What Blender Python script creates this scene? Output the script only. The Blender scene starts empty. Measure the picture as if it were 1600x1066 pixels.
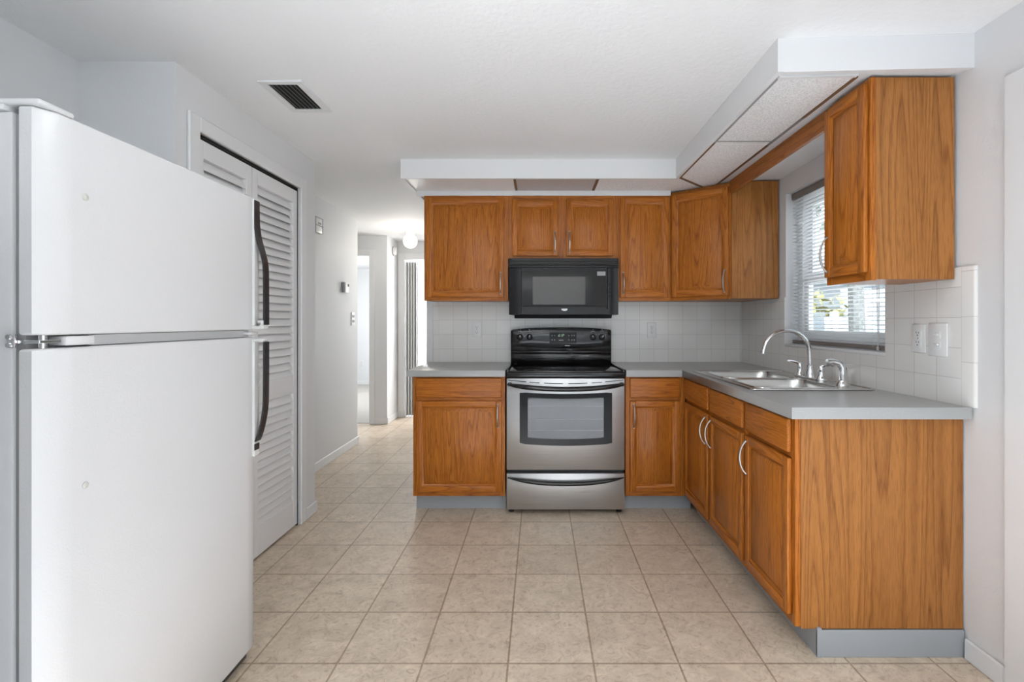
import bpy, bmesh, math, random
from mathutils import Vector, Matrix
random.seed(7)
C = bpy.context.scene.collection
PI = math.pi

# ------------------------------------------------------------------ camera
CAMZ = 1.22
cam_d = bpy.data.cameras.new('camera')
cam = bpy.data.objects.new('camera', cam_d)
C.objects.link(cam)
cam.location = (0, 0, CAMZ)
cam.rotation_euler = (PI / 2, 0, 0)
cam_d.sensor_width = 36.0
cam_d.lens = 756 / 1600 * 36
cam_d.shift_x = -42 / 1600
cam_d.shift_y = -30 / 1600
cam_d.clip_start = 0.02
bpy.context.scene.camera = cam

# ------------------------------------------------------------------ world, view
w = bpy.data.worlds.new('sky')
bpy.context.scene.world = w
w.use_nodes = True
bg = w.node_tree.nodes['Background']
bg.inputs[0].default_value = (0.92, 0.965, 1.0, 1)
bg.inputs[1].default_value = 4.3
vs = bpy.context.scene.view_settings
vs.view_transform = 'Standard'
vs.look = 'None'
vs.gamma = 1
vs.use_curve_mapping = False
vs.exposure = 0.13


def area_light(name, loc, direction, sx, sy, power, col=(1, 1, 1), portal=False):
    d = bpy.data.lights.new(name, 'AREA')
    d.shape = 'RECTANGLE'
    d.size, d.size_y = sx, sy
    d.energy = power
    d.color = col
    if portal:
        d.cycles.is_portal = True
    o = bpy.data.objects.new(name, d)
    C.objects.link(o)
    o.location = loc
    o.rotation_euler = Vector(direction).to_track_quat('-Z', 'Y').to_euler()
    return o


# sun and sky come in through two unseen openings added behind and beside the camera;
# added fill lights in the kitchen, behind the camera and beyond the hall
DAY = (0.955, 0.98, 1.0)
sun_d = bpy.data.lights.new('sun', 'SUN')
sun_d.energy = 22.0
sun_d.angle = 0.01
sun_d.color = (0.955, 0.985, 1.03)
sun = bpy.data.objects.new('sun', sun_d)
C.objects.link(sun)
sun.rotation_euler = Vector((0.0, 1, -0.468)).to_track_quat('-Z', 'Y').to_euler()


def lamp(name, loc, power, col, size):
    d = bpy.data.lights.new(name, 'POINT')
    d.energy, d.color, d.shadow_soft_size = power, col, size
    o = bpy.data.objects.new(name, d)
    C.objects.link(o)
    o.location = loc
    return o


area_light('kitchen_fill', (-0.15, 1.15, 2.17), (0.05, 0.45, -1), 0.5, 0.3, 4, (0.97, 0.985, 1.0))  # unseen area light added to fill the kitchen, no fixture here
area_light('rear_fill', (-0.1, -0.9, 2.2), (0, 0, -1), 1.2, 1.2, 8, (1, 0.98, 0.96))  # added fill light overhead behind the camera
area_light('kitchen_window_portal', (1.80, 2.6, 1.55), (-1, 0, 0), 0.9, 0.95, 1, portal=True)
area_light('bedroom_fill', (-4.1, 7.4, 1.4), (1, 0, 0), 1.5, 1.3, 45, (0.95, 0.98, 1))  # added area light without a window, brightens the hall
area_light('bath_fill', (-0.5, 7.2, 1.5), (-1, 0, 0), 1.2, 1.2, 75, (1, 1, 1))  # area light added to brighten the far room and the hall


# ------------------------------------------------------------------ materials
def lin(r, g, b):
    f = lambda c: (c / 255 / 12.92) if c / 255 <= 0.04045 else ((c / 255 + 0.055) / 1.055) ** 2.4
    return (f(r), f(g), f(b), 1)


class NT:
    def __init__(s, name):
        s.m = bpy.data.materials.new(name)
        s.m.use_nodes = True
        s.t = s.m.node_tree
        s.b = s.t.nodes['Principled BSDF']

    def n(s, typ, **kw):
        nd = s.t.nodes.new(typ)
        for k, v in kw.items():
            setattr(nd, k, v)
        return nd

    def l(s, a, b):
        s.t.links.new(a, b)

    def coords(s, scale=(1, 1, 1), loc=(0, 0, 0), rand=False):
        tc = s.n('ShaderNodeTexCoord')
        mp = s.n('ShaderNodeMapping')
        mp.inputs['Scale'].default_value = scale
        mp.inputs['Location'].default_value = loc
        src = tc.outputs['Object']
        if rand:
            oi = s.n('ShaderNodeObjectInfo')
            ml = s.n('ShaderNodeMath', operation='MULTIPLY')
            ml.inputs[1].default_value = 37.0
            s.l(oi.outputs['Random'], ml.inputs[0])
            ad = s.n('ShaderNodeVectorMath', operation='ADD')
            s.l(src, ad.inputs[0])
            s.l(ml.outputs[0], ad.inputs[1])
            src = ad.outputs[0]
        s.l(src, mp.inputs['Vector'])
        return mp.outputs['Vector']

    def noise(s, vec, scale=5, detail=2, rough=0.5, dist=0.0):
        nz = s.n('ShaderNodeTexNoise')
        nz.inputs['Scale'].default_value = scale
        nz.inputs['Detail'].default_value = detail
        nz.inputs['Roughness'].default_value = rough
        nz.inputs['Distortion'].default_value = dist
        s.l(vec, nz.inputs['Vector'])
        return nz.outputs['Fac']

    def ramp(s, fac, stops):
        r = s.n('ShaderNodeValToRGB')
        e = r.color_ramp.elements
        while len(e) < len(stops):
            e.new(0.5)
        for el, (p, c) in zip(e, stops):
            el.position = p
            el.color = c
        s.l(fac, r.inputs['Fac'])
        return r.outputs['Color']

    def mix(s, fac, a, b, blend='MIX'):
        mx = s.n('ShaderNodeMix', data_type='RGBA', blend_type=blend)
        for inp, v in ((mx.inputs['Factor'], fac), (mx.inputs['A'], a), (mx.inputs['B'], b)):
            if hasattr(v, 'node'):
                s.l(v, inp)
            else:
                inp.default_value = v
        return mx.outputs['Result']

    def bump(s, h, strength=0.2, dist=0.01):
        b = s.n('ShaderNodeBump')
        b.inputs['Strength'].default_value = strength
        b.inputs['Distance'].default_value = dist
        s.l(h, b.inputs['Height'])
        s.l(b.outputs['Normal'], s.b.inputs['Normal'])

    def set(s, **kw):
        for k, v in kw.items():
            s.b.inputs[k.replace('_', ' ')].default_value = v
        return s


def plain(name, col, rough=0.5, metal=0.0, **kw):
    q = NT(name)
    q.set(Base_Color=col, Roughness=rough, Metallic=metal, **kw)
    # a little unevenness so that no surface is perfectly flat in tone
    v = q.coords((1, 1, 1))
    f = q.noise(v, 3.0, 2)
    c2 = tuple(x * 0.94 for x in col[:3]) + (1,)
    q.l(q.ramp(f, [(0.35, c2), (0.65, col)]), q.b.inputs['Base Color'])
    return q.m


def paint(name, col, rough, bscale, bstr, bdist=0.004):
    q = NT(name)
    q.set(Base_Color=col, Roughness=rough)
    v = q.coords()
    f = q.noise(v, bscale, 3, 0.6)
    q.bump(f, bstr, bdist)
    return q.m


M = {}
M['wall'] = paint('wall_paint', (0.75, 0.755, 0.765, 1), 0.5, 120, 0.12)
M['wall_gloss'] = paint('hall_wall_paint', (0.72, 0.73, 0.74, 1), 0.55, 60, 0.12)
M['ceiling'] = paint('ceiling_paint', (0.90, 0.905, 0.91, 1), 0.7, 45, 0.35, 0.006)
M['trim'] = paint('trim_paint', (0.78, 0.785, 0.79, 1), 0.35, 30, 0.03)
M['soffit'] = paint('soffit_paint', (0.80, 0.805, 0.81, 1), 0.45, 30, 0.05)
M['dark'] = plain('dark_void', (0.012, 0.012, 0.012, 1), 0.8)


def floor_tile():
    q = NT('floor_tile')
    v = q.coords(loc=(0.11, -2.032 + 0.305 * 20, 0))
    br = q.n('ShaderNodeTexBrick', offset=0.0, offset_frequency=2, squash=1.0)
    br.inputs['Scale'].default_value = 1.0
    br.inputs['Brick Width'].default_value = 0.305
    br.inputs['Row Height'].default_value = 0.305
    br.inputs['Mortar Size'].default_value = 0.0040
    br.inputs['Mortar Smooth'].default_value = 0.25
    br.inputs['Color1'].default_value = (0.74, 0.63, 0.50, 1)
    br.inputs['Color2'].default_value = (0.68, 0.572, 0.45, 1)
    br.inputs['Mortar'].default_value = (0.43, 0.33, 0.235, 1)
    q.l(v, br.inputs['Vector'])
    v2 = q.coords()
    f1 = q.noise(v2, 8, 6, 0.62, 1.2)
    f2 = q.noise(v2, 22, 8, 0.72, 2.4)
    c1 = q.ramp(f1, [(0.3, (0.84, 0.82, 0.80, 1)), (0.68, (1.06, 1.06, 1.06, 1))])
    c2 = q.ramp(f2, [(0.34, (0.66, 0.62, 0.58, 1)), (0.47, (0.97, 0.96, 0.95, 1)), (0.55, (1.0, 1.0, 1.0, 1)), (0.66, (1.14, 1.14, 1.13, 1))])
    m = q.mix(1.0, br.outputs['Color'], c1, 'MULTIPLY')
    m = q.mix(0.9, m, c2, 'MULTIPLY')
    q.l(m, q.b.inputs['Base Color'])
    inv = q.n('ShaderNodeMath', operation='SUBTRACT')
    inv.inputs[0].default_value = 1.0
    q.l(br.outputs['Fac'], inv.inputs[1])
    ad = q.n('ShaderNodeMath', operation='MULTIPLY_ADD')
    q.l(f2, ad.inputs[0])
    ad.inputs[1].default_value = 0.22
    q.l(inv.outputs[0], ad.inputs[2])
    q.bump(ad.outputs[0], 0.35, 0.003)
    q.set(Roughness=0.36)
    return q.m


M['floor'] = floor_tile()


def wall_tile(name, axis, u0, v0, pu, pv, grout=(0.60, 0.59, 0.57, 1)):
    q = NT(name)
    tc = q.n('ShaderNodeTexCoord')
    sp = q.n('ShaderNodeSeparateXYZ')
    q.l(tc.outputs['Object'], sp.inputs[0])
    cb = q.n('ShaderNodeCombineXYZ')
    q.l(sp.outputs['X' if axis == 'x' else 'Y'], cb.inputs['X'])
    q.l(sp.outputs['Z'], cb.inputs['Y'])
    mp = q.n('ShaderNodeMapping')
    mp.inputs['Location'].default_value = (-u0 + pu * 40, -v0 + pv * 40, 0)
    q.l(cb.outputs[0], mp.inputs['Vector'])
    br = q.n('ShaderNodeTexBrick', offset=0.0)
    br.inputs['Scale'].default_value = 1.0
    br.inputs['Brick Width'].default_value = pu
    br.inputs['Row Height'].default_value = pv
    br.inputs['Mortar Size'].default_value = 0.0014
    br.inputs['Mortar Smooth'].default_value = 0.4
    br.inputs['Color1'].default_value = (0.80, 0.79, 0.765, 1)
    br.inputs['Color2'].default_value = (0.83, 0.82, 0.795, 1)
    br.inputs['Mortar'].default_value = grout
    q.l(mp.outputs[0], br.inputs['Vector'])
    q.l(br.outputs['Color'], q.b.inputs['Base Color'])
    inv = q.n('ShaderNodeMath', operation='SUBTRACT')
    inv.inputs[0].default_value = 1.0
    q.l(br.outputs['Fac'], inv.inputs[1])
    f = q.noise(mp.outputs[0], 14, 2)
    ad = q.n('ShaderNodeMath', operation='MULTIPLY_ADD')
    q.l(f, ad.inputs[0])
    ad.inputs[1].default_value = 0.5
    q.l(inv.outputs[0], ad.inputs[2])
    q.bump(ad.outputs[0], 0.3, 0.002)
    q.set(Roughness=0.1)
    return q.m


M['tile_back'] = wall_tile('backsplash_tile', 'x', -0.763, 1.012, 0.1094, 0.1105)
M['tile_right'] = wall_tile('backsplash_tile_side', 'y', 1.766, 1.012, 0.1115, 0.112)
M['bull_right'] = wall_tile('bullnose_tile_side', 'y', 1.60, 1.074, 0.30, 0.165)
M['bull_back'] = wall_tile('bullnose_tile_back', 'x', -0.9, 1.12, 0.30, 0.11)


def oak(name, grain, light, dark, ring=15.0, freq=1.0, rough=0.36, contrast=1.0):
    """grain: axis along which the fibres run"""
    q = NT(name)
    s_lo, s_hi = 0.6, 12.0
    a, b, c = {'z': (s_hi, s_hi, s_lo), 'x': (s_lo, s_hi, s_hi), 'y': (s_hi, s_lo, s_hi)}[grain]
    p, r, t = {'z': (1, 1, 0.05), 'x': (0.05, 1, 1), 'y': (1, 0.05, 1)}[grain]
    v = q.coords((a * freq, b * freq, c * freq), rand=True)
    f = q.noise(v, 1.0, 1.0, 0.4, 0.15)
    vj = q.coords((p * 70, r * 70, t * 70), rand=True)
    fj = q.noise(vj, 1.0, 2, 0.6)
    ma = q.n('ShaderNodeMath', operation='MULTIPLY_ADD')
    ma.inputs[1].default_value = 0.035
    q.l(fj, ma.inputs[0])
    q.l(f, ma.inputs[2])
    ml = q.n('ShaderNodeMath', operation='MULTIPLY')
    ml.inputs[1].default_value = ring
    q.l(ma.outputs[0], ml.inputs[0])
    fr = q.n('ShaderNodeMath', operation='FRACT')
    q.l(ml.outputs[0], fr.inputs[0])
    # sharp late-wood line that fades out gradually across the ring
    rings = q.ramp(fr.outputs[0], [(0.0, (0.05, 0.05, 0.05, 1)), (0.10, (0.55, 0.55, 0.55, 1)), (0.45, (0.95, 0.95, 0.95, 1)), (0.86, (1, 1, 1, 1)), (1.0, (0.1, 0.1, 0.1, 1))])
    v2 = q.coords((p * 330, r * 330, t * 330), rand=True)
    f2 = q.noise(v2, 1.0, 2, 0.6)
    pores = q.ramp(f2, [(0.36, (0.50, 0.45, 0.40, 1)), (0.52, (1, 1, 1, 1))])
    v3 = q.coords((p * 26, r * 26, t * 14), rand=True)
    f3 = q.noise(v3, 1.0, 2, 0.5)
    streak = q.ramp(f3, [(0.3, (0.88, 0.86, 0.84, 1)), (0.7, (1.05, 1.05, 1.04, 1))])
    base = q.mix(rings, dark, light)
    base = q.mix(0.6 * contrast, base, pores, 'MULTIPLY')
    base = q.mix(1.0, base, streak, 'MULTIPLY')
    q.l(base, q.b.inputs['Base Color'])
    q.bump(f2, 0.05, 0.001)
    q.set(Roughness=rough)
    q.b.inputs['Specular IOR Level'].default_value = 0.32
    return q.m


OL, OD = (0.51, 0.168, 0.021, 1), (0.30, 0.080, 0.008, 1)
M['oak_z'] = oak('oak_upright_grain', 'z', OL, OD)
M['oak_x'] = oak('oak_level_grain', 'x', OL, OD)
M['panel'] = oak('oak_panel_grain', 'z', (0.51, 0.172, 0.023, 1), (0.29, 0.080, 0.008, 1), ring=18, freq=0.9)
M['lam'] = oak('oak_laminate', 'z', (0.435, 0.18, 0.046, 1), (0.26, 0.095, 0.020, 1), ring=17, freq=0.62, contrast=0.8)
M['oak_y'] = oak('oak_board_grain', 'y', (0.40, 0.13, 0.021, 1), (0.25, 0.072, 0.010, 1))
M['brown'] = plain('brown_strip', (0.20, 0.105, 0.055, 1), 0.5)


def speckle(name, c1, c2, scale, rough):
    q = NT(name)
    v = q.coords()
    f = q.noise(v, scale, 3, 0.7)
    q.l(q.ramp(f, [(0.38, c1), (0.62, c2)]), q.b.inputs['Base Color'])
    q.set(Roughness=rough)
    return q.m


M['counter'] = speckle('grey_laminate', (0.375, 0.38, 0.375, 1), (0.425, 0.43, 0.425, 1), 420, 0.28)
M['toe'] = paint('toe_kick_paint', (0.36, 0.385, 0.41, 1), 0.45, 40, 0.08)
M['chrome'] = plain('chrome', (0.82, 0.83, 0.84, 1), 0.08, 1.0)
M['nickel'] = plain('brushed_nickel', (0.50, 0.49, 0.475, 1), 0.34, 1.0)
M['blackgloss'] = plain('black_enamel', (0.012, 0.012, 0.013, 1), 0.12)
M['blackplastic'] = plain('black_plastic', (0.022, 0.022, 0.024, 1), 0.33)
M['charcoal'] = plain('charcoal_plastic', (0.022, 0.022, 0.024, 1), 0.28, Specular_IOR_Level=0.3)
M['smoke'] = plain('smoked_glass', (0.022, 0.021, 0.02, 1), 0.08, Specular_IOR_Level=0.22)
M['ovenframe'] = plain('oven_frame_enamel', (0.012, 0.012, 0.013, 1), 0.2, Specular_IOR_Level=0.12)
M['mesh_glass'] = speckle('screened_glass', (0.060, 0.056, 0.052, 1), (0.085, 0.078, 0.072, 1), 500, 0.2)
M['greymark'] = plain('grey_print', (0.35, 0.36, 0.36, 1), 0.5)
M['silver'] = plain('silver_badge', (0.75, 0.75, 0.75, 1), 0.25, 0.6)
M['plate'] = plain('white_plate', (0.80, 0.80, 0.79, 1), 0.3)
M['slot'] = plain('slot_dark', (0.05, 0.05, 0.05, 1), 0.6)
M['magnet'] = plain('cream_plug', (0.55, 0.55, 0.51, 1), 0.4)
M['gasket'] = plain('grey_gasket', (0.30, 0.30, 0.30, 1), 0.6)
M['taupe'] = plain('taupe_rail', (0.22, 0.19, 0.175, 1), 0.5)
M['slat'] = plain('white_slat', (0.80, 0.80, 0.80, 1), 0.4)
_sl = NT('slat_translucent')
_sl.set(Base_Color=(0.86, 0.86, 0.86, 1), Roughness=0.4)
_tr = _sl.n('ShaderNodeBsdfTranslucent')
_tr.inputs[0].default_value = (0.86, 0.87, 0.88, 1)
_mx = _sl.n('ShaderNodeMixShader')
_mx.inputs[0].default_value = 0.45
_sl.l(_sl.b.outputs[0], _mx.inputs[1])
_sl.l(_tr.outputs[0], _mx.inputs[2])
_sl.l(_mx.outputs[0], _sl.t.nodes['Material Output'].inputs[0])
M['slat'] = _sl.m
M['vinyl'] = plain('white_vinyl', (0.84, 0.85, 0.86, 1), 0.35)
M['carpet'] = speckle('beige_carpet', (0.48, 0.455, 0.42, 1), (0.62, 0.59, 0.55, 1), 160, 0.95)
M['carpet_bounce'] = speckle('bounce_carpet', (0.66, 0.67, 0.685, 1), (0.74, 0.75, 0.765, 1), 160, 1.0)
M['handle_white'] = plain('handle_white', (0.60, 0.605, 0.59, 1), 0.35)


def steel():
    q = NT('stainless_steel')
    v = q.coords((1.5, 60, 260), rand=False)
    f = q.noise(v, 2.0, 3, 0.6)
    q.l(q.ramp(f, [(0.3, (0.43, 0.43, 0.43, 1)), (0.7, (0.52, 0.52, 0.52, 1))]), q.b.inputs['Base Color'])
    q.l(q.ramp(f, [(0.3, (0.27, 0.27, 0.27, 1)), (0.7, (0.36, 0.36, 0.36, 1))]), q.b.inputs['Roughness'])
    q.set(Metallic=0.95)
    return q.m


M['steel'] = steel()
M['sink'] = plain('sink_steel', (0.66, 0.655, 0.64, 1), 0.24, 1.0)


def appliance_white():
    q = NT('pebbled_white_enamel')
    q.set(Base_Color=(0.60, 0.60, 0.602, 1), Roughness=0.26)
    v = q.coords()
    f = q.noise(v, 210, 2, 0.5)
    q.bump(f, 0.16, 0.002)
    return q.m


M['fridge'] = appliance_white()
M['fridge_side'] = paint('fridge_side_enamel', (0.56, 0.56, 0.565, 1), 0.42, 200, 0.12, 0.002)


def light_panel_mat(name, c1, c2):
    q = NT(name)
    v = q.coords()
    vo = q.n('ShaderNodeTexVoronoi')
    vo.inputs['Scale'].default_value = 130
    q.l(v, vo.inputs['Vector'])
    q.l(q.ramp(vo.outputs['Distance'], [(0.1, c1), (0.6, c2)]), q.b.inputs['Base Color'])
    q.bump(vo.outputs['Distance'], 0.35, 0.003)
    q.set(Roughness=0.3)
    return q.m


M['lens'] = light_panel_mat('prismatic_panel', (0.70, 0.705, 0.71, 1), (0.96, 0.965, 0.97, 1))
M['lens_plain'] = light_panel_mat('smooth_panel', (0.90, 0.905, 0.91, 1), (0.92, 0.925, 0.93, 1))
M['lens_dull'] = light_panel_mat('dull_panel', (0.47, 0.43, 0.42, 1), (0.58, 0.54, 0.53, 1))


def emis(name, col, strength):
    q = NT(name)
    q.set(Base_Color=(0.9, 0.9, 0.9, 1), Roughness=0.3)
    q.b.inputs['Emission Color'].default_value = col
    q.b.inputs['Emission Strength'].default_value = strength
    return q.m


M['globe'] = emis('lit_opal_glass', (1.0, 0.90, 0.66, 1), 1.1)
M['green'] = emis('green_digits', (0.30, 0.75, 0.18, 1), 0.5)


def glass_mix(name, gloss_fac, tint):
    m = bpy.data.materials.new(name)
    m.use_nodes = True
    t = m.node_tree
    t.nodes.clear()
    out = t.nodes.new('ShaderNodeOutputMaterial')
    mx = t.nodes.new('ShaderNodeMixShader')
    tr = t.nodes.new('ShaderNodeBsdfTransparent')
    tr.inputs[0].default_value = tint
    gl = t.nodes.new('ShaderNodeBsdfGlossy')
    gl.inputs['Roughness'].default_value = 0.06
    gl.inputs['Color'].default_value = (0.85, 0.85, 0.87, 1)
    mx.inputs[0].default_value = gloss_fac
    t.links.new(tr.outputs[0], mx.inputs[1])
    t.links.new(gl.outputs[0], mx.inputs[2])
    t.links.new(mx.outputs[0], out.inputs[0])
    return m


M['pane'] = glass_mix('window_glass', 0.06, (0.80, 0.82, 0.83, 1))
M['ovenglass'] = glass_mix('oven_glass', 0.045, (0.75, 0.75, 0.75, 1))
M['oveninside'] = plain('oven_inside', (0.11, 0.11, 0.11, 1), 0.5)
M['rackmetal'] = plain('oven_rack_metal', (0.45, 0.44, 0.42, 1), 0.35, 0.7)
M['lawn'] = speckle('dry_lawn', (0.24, 0.25, 0.10, 1), (0.40, 0.38, 0.20, 1), 9, 0.9)
M['concrete'] = speckle('pale_concrete', (0.50, 0.50, 0.48, 1), (0.58, 0.58, 0.56, 1), 9, 0.9)
M['leaf'] = speckle('leaves', (0.05, 0.07, 0.055, 1), (0.10, 0.13, 0.10, 1), 12, 0.7)
M['leaf_y'] = speckle('yellow_leaves', (0.20, 0.20, 0.06, 1), (0.32, 0.30, 0.12, 1), 10, 0.7)
M['siding'] = plain('pale_siding', (0.30, 0.34, 0.37, 1), 0.7)
M['roof'] = plain('grey_shingle', (0.22, 0.23, 0.25, 1), 0.8)
M['bark'] = speckle('bark', (0.07, 0.075, 0.07, 1), (0.13, 0.135, 0.13, 1), 20, 0.9)


# ------------------------------------------------------------------ mesh helpers
class MB:
    def __init__(s):
        s.bm = bmesh.new()

    def box(s, x0, x1, y0, y1, z0, z1, mat=0, bevel=0.0, seg=2):
        x0, x1 = min(x0, x1), max(x0, x1)
        y0, y1 = min(y0, y1), max(y0, y1)
        z0, z1 = min(z0, z1), max(z0, z1)
        r = bmesh.ops.create_cube(s.bm, size=1.0, matrix=Matrix.Translation(((x0 + x1) / 2, (y0 + y1) / 2, (z0 + z1) / 2))
                                  @ Matrix.Diagonal((x1 - x0, y1 - y0, z1 - z0, 1)))
        vs_ = r['verts']
        fs = set(f for v in vs_ for f in v.link_faces)
        for f in fs:
            f.material_index = mat
        if bevel > 0:
            es = set(e for v in vs_ for e in v.link_edges)
            rb = bmesh.ops.bevel(s.bm, geom=list(es), offset=bevel, segments=seg, profile=0.5, affect='EDGES', clamp_overlap=True)
            for f in rb['faces']:
                f.material_index = mat
        return s

    def prism(s, poly, lo, hi, axis='z', mat=0, bevel=0.0, seg=2):
        """poly: 2D points; axis z: (x,y); axis y: (x,z); axis x: (y,z)"""
        def P(p, h):
            return {'z': (p[0], p[1], h), 'y': (p[0], h, p[1]), 'x': (h, p[0], p[1])}[axis]
        a = [s.bm.verts.new(P(p, lo)) for p in poly]
        b = [s.bm.verts.new(P(p, hi)) for p in poly]
        n = len(poly)
        fs = [s.bm.faces.new(a[::-1]), s.bm.faces.new(b)]
        for i in range(n):
            fs.append(s.bm.faces.new((a[i], a[(i + 1) % n], b[(i + 1) % n], b[i])))
        bmesh.ops.recalc_face_normals(s.bm, faces=fs)
        for f in fs:
            f.material_index = mat
        if bevel > 0:
            es = set(e for v in a + b for e in v.link_edges)
            rb = bmesh.ops.bevel(s.bm, geom=list(es), offset=bevel, segments=seg, profile=0.5, affect='EDGES', clamp_overlap=True)
            for f in rb['faces']:
                f.material_index = mat
        return s

    def tube(s, pts, r, n=10, mat=0, sy=1.0, cap=True):
        """r: radius or list of radii; sy: flattening of the section"""
        pts = [Vector(p) for p in pts]
        rs = r if isinstance(r, (list, tuple)) else [r] * len(pts)
        loops = []
        up = Vector((0, 0, 1))
        prev = None
        for i, p in enumerate(pts):
            d = (pts[min(i + 1, len(pts) - 1)] - pts[max(i - 1, 0)]).normalized()
            if prev is None:
                u = d.cross(up)
                if u.length < 0.05:
                    u = d.cross(Vector((0, 1, 0)))
                u.normalize()
            else:
                u = (prev - d * prev.dot(d)).normalized()
            prev = u
            v = d.cross(u).normalized()
            loops.append([s.bm.verts.new(p + (u * math.cos(2 * PI * k / n) + v * math.sin(2 * PI * k / n) * sy) * rs[i]) for k in range(n)])
        fs = []
        for A, B in zip(loops, loops[1:]):
            for k in range(n):
                fs.append(s.bm.faces.new((A[k], A[(k + 1) % n], B[(k + 1) % n], B[k])))
        if cap:
            fs.append(s.bm.faces.new(loops[0][::-1]))
            fs.append(s.bm.faces.new(loops[-1]))
        bmesh.ops.recalc_face_normals(s.bm, faces=fs)
        for f in fs:
            f.material_index = mat
        return s

    def lathe(s, prof, c, axis='z', n=24, mat=0):
        """prof: (radius, height) pairs along the axis from c"""
        loops = []
        c = Vector(c)
        for r, h in prof:
            L = []
            for k in range(n):
                a = 2 * PI * k / n
                q = {'z': Vector((r * math.cos(a), r * math.sin(a), h)), 'y': Vector((r * math.cos(a), h, r * math.sin(a))),
                     'x': Vector((h, r * math.cos(a), r * math.sin(a)))}[axis]
                L.append(s.bm.verts.new(c + q))
            loops.append(L)
        fs = []
        for A, B in zip(loops, loops[1:]):
            for k in range(n):
                fs.append(s.bm.faces.new((A[k], A[(k + 1) % n], B[(k + 1) % n], B[k])))
        fs.append(s.bm.faces.new(loops[0][::-1]))
        fs.append(s.bm.faces.new(loops[-1]))
        bmesh.ops.recalc_face_normals(s.bm, faces=fs)
        for f in fs:
            f.material_index = mat
        return s

    def rings(s, x0, x1, z0, z1, prof, mv=0, mh=0, cap=True, mcap=None):
        """nested rectangles in the xz plane facing -y; prof: (inset, y)"""
        L = []
        for i, y in prof:
            L.append([s.bm.verts.new(q) for q in ((x0 + i, y, z0 + i), (x1 - i, y, z0 + i), (x1 - i, y, z1 - i), (x0 + i, y, z1 - i))])
        for A, B in zip(L, L[1:]):
            for k in range(4):
                f = s.bm.faces.new((A[k], A[(k + 1) % 4], B[(k + 1) % 4], B[k]))
                f.material_index = mh if k in (0, 2) else mv
        if cap:
            f = s.bm.faces.new(L[-1])
            f.material_index = mv if mcap is None else mcap
        return s

    def quad(s, a, b, c, d, mat=0):
        f = s.bm.faces.new([s.bm.verts.new(p) for p in (a, b, c, d)])
        f.material_index = mat
        return s

    def build(s, name, mats, parent=None, world=False, sharp=0.6):
        if world and parent is not None:
            root = parent
            while root.parent:
                root = root.parent
            bmesh.ops.translate(s.bm, vec=-root.location, verts=s.bm.verts)
        for f in s.bm.faces:
            f.smooth = True
        for e in s.bm.edges:
            if len(e.link_faces) == 2:
                if e.calc_face_angle(0) > sharp:
                    e.smooth = False
        me = bpy.data.meshes.new(name)
        s.bm.to_mesh(me)
        s.bm.free()
        for m in (mats if isinstance(mats, (list, tuple)) else [mats]):
            me.materials.append(M[m] if isinstance(m, str) else m)
        o = bpy.data.objects.new(name, me)
        C.objects.link(o)
        if parent is not None:
            o.parent = parent
        return o


def tag(o, label=None, cat=None, group=None, kind=None):
    if label:
        o['label'] = label
    if cat:
        o['category'] = cat
    if group:
        o['group'] = group
    if kind:
        o['kind'] = kind
    return o


def thing(name, label, cat, loc=(0, 0, 0), rotz=0.0, group=None, kind=None):
    o = bpy.data.objects.new(name, None)
    o.empty_display_size = 0.05
    C.objects.link(o)
    o.location = loc
    o.rotation_euler = (0, 0, rotz)
    return tag(o, label, cat, group, kind)


def struct(mb, name, mat, label=None, cat=None):
    return tag(mb.build(name, mat), label, cat, None, 'structure')


def copy_tree(o, parent=None):
    c = o.copy()
    C.objects.link(c)
    if parent is not None:
        c.parent = parent
    for ch in list(o.children):
        copy_tree(ch, c)
    return c


def round_rect(x0, x1, y0, y1, r, n=6):
    P = []
    for cx, cy, a0 in ((x1 - r, y1 - r, 0), (x0 + r, y1 - r, PI / 2), (x0 + r, y0 + r, PI), (x1 - r, y0 + r, 1.5 * PI)):
        for k in range(n + 1):
            a = a0 + PI / 2 * k / n
            P.append((cx + r * math.cos(a), cy + r * math.sin(a)))
    return P


def smile_rect(x0, x1, z0, z1, sag_top, sag_bot, r=0.0, n=16):
    """outline in xz whose top and bottom edges sag in the middle"""
    P = []
    xm, hw = (x0 + x1) / 2, (x1 - x0) / 2
    for k in range(n + 1):
        t = -1 + 2 * k / n
        e = r if k in (0, n) else 0.0
        P.append((xm + hw * t, z0 - sag_bot * (1 - t * t) + e * 0.6))
    for k in range(n + 1):
        t = 1 - 2 * k / n
        e = r if k in (0, n) else 0.0
        P.append((xm + hw * t, z1 - sag_top * (1 - t * t) - e * 0.6))
    return P


# ------------------------------------------------------------------ the setting
XL, XR, YB = -1.82, 1.552, 3.70
H = 2.25
mb = MB()
mb.box(XL - 0.15, XR + 0.15, 1.10, 3.82, -0.1, 0)
mb.box(-3.75, -0.74, 3.82, 5.82, -0.1, 0)
mb.box(-1.95, -0.74, 5.82, 6.24, -0.1, 0)
struct(mb, 'floor', 'floor')
struct(MB().box(XL - 0.15, XR + 0.15, -3.15, 1.10, -0.1, 0.002), 'floor_bounce', 'carpet_bounce')  # unseen matte carpet added to bounce sunlight upwards
struct(MB().box(-4.3, -1.95, 5.82, 9.5, -0.1, 0.004), 'floor_bedroom', 'carpet')
struct(MB().box(-1.95, -0.2, 6.24, 8.4, -0.1, 0), 'floor_bathroom', 'trim')
struct(MB().box(-4.4, XR + 0.15, -3.15, 9.6, H, H + 0.1), 'ceiling', 'ceiling')

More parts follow.
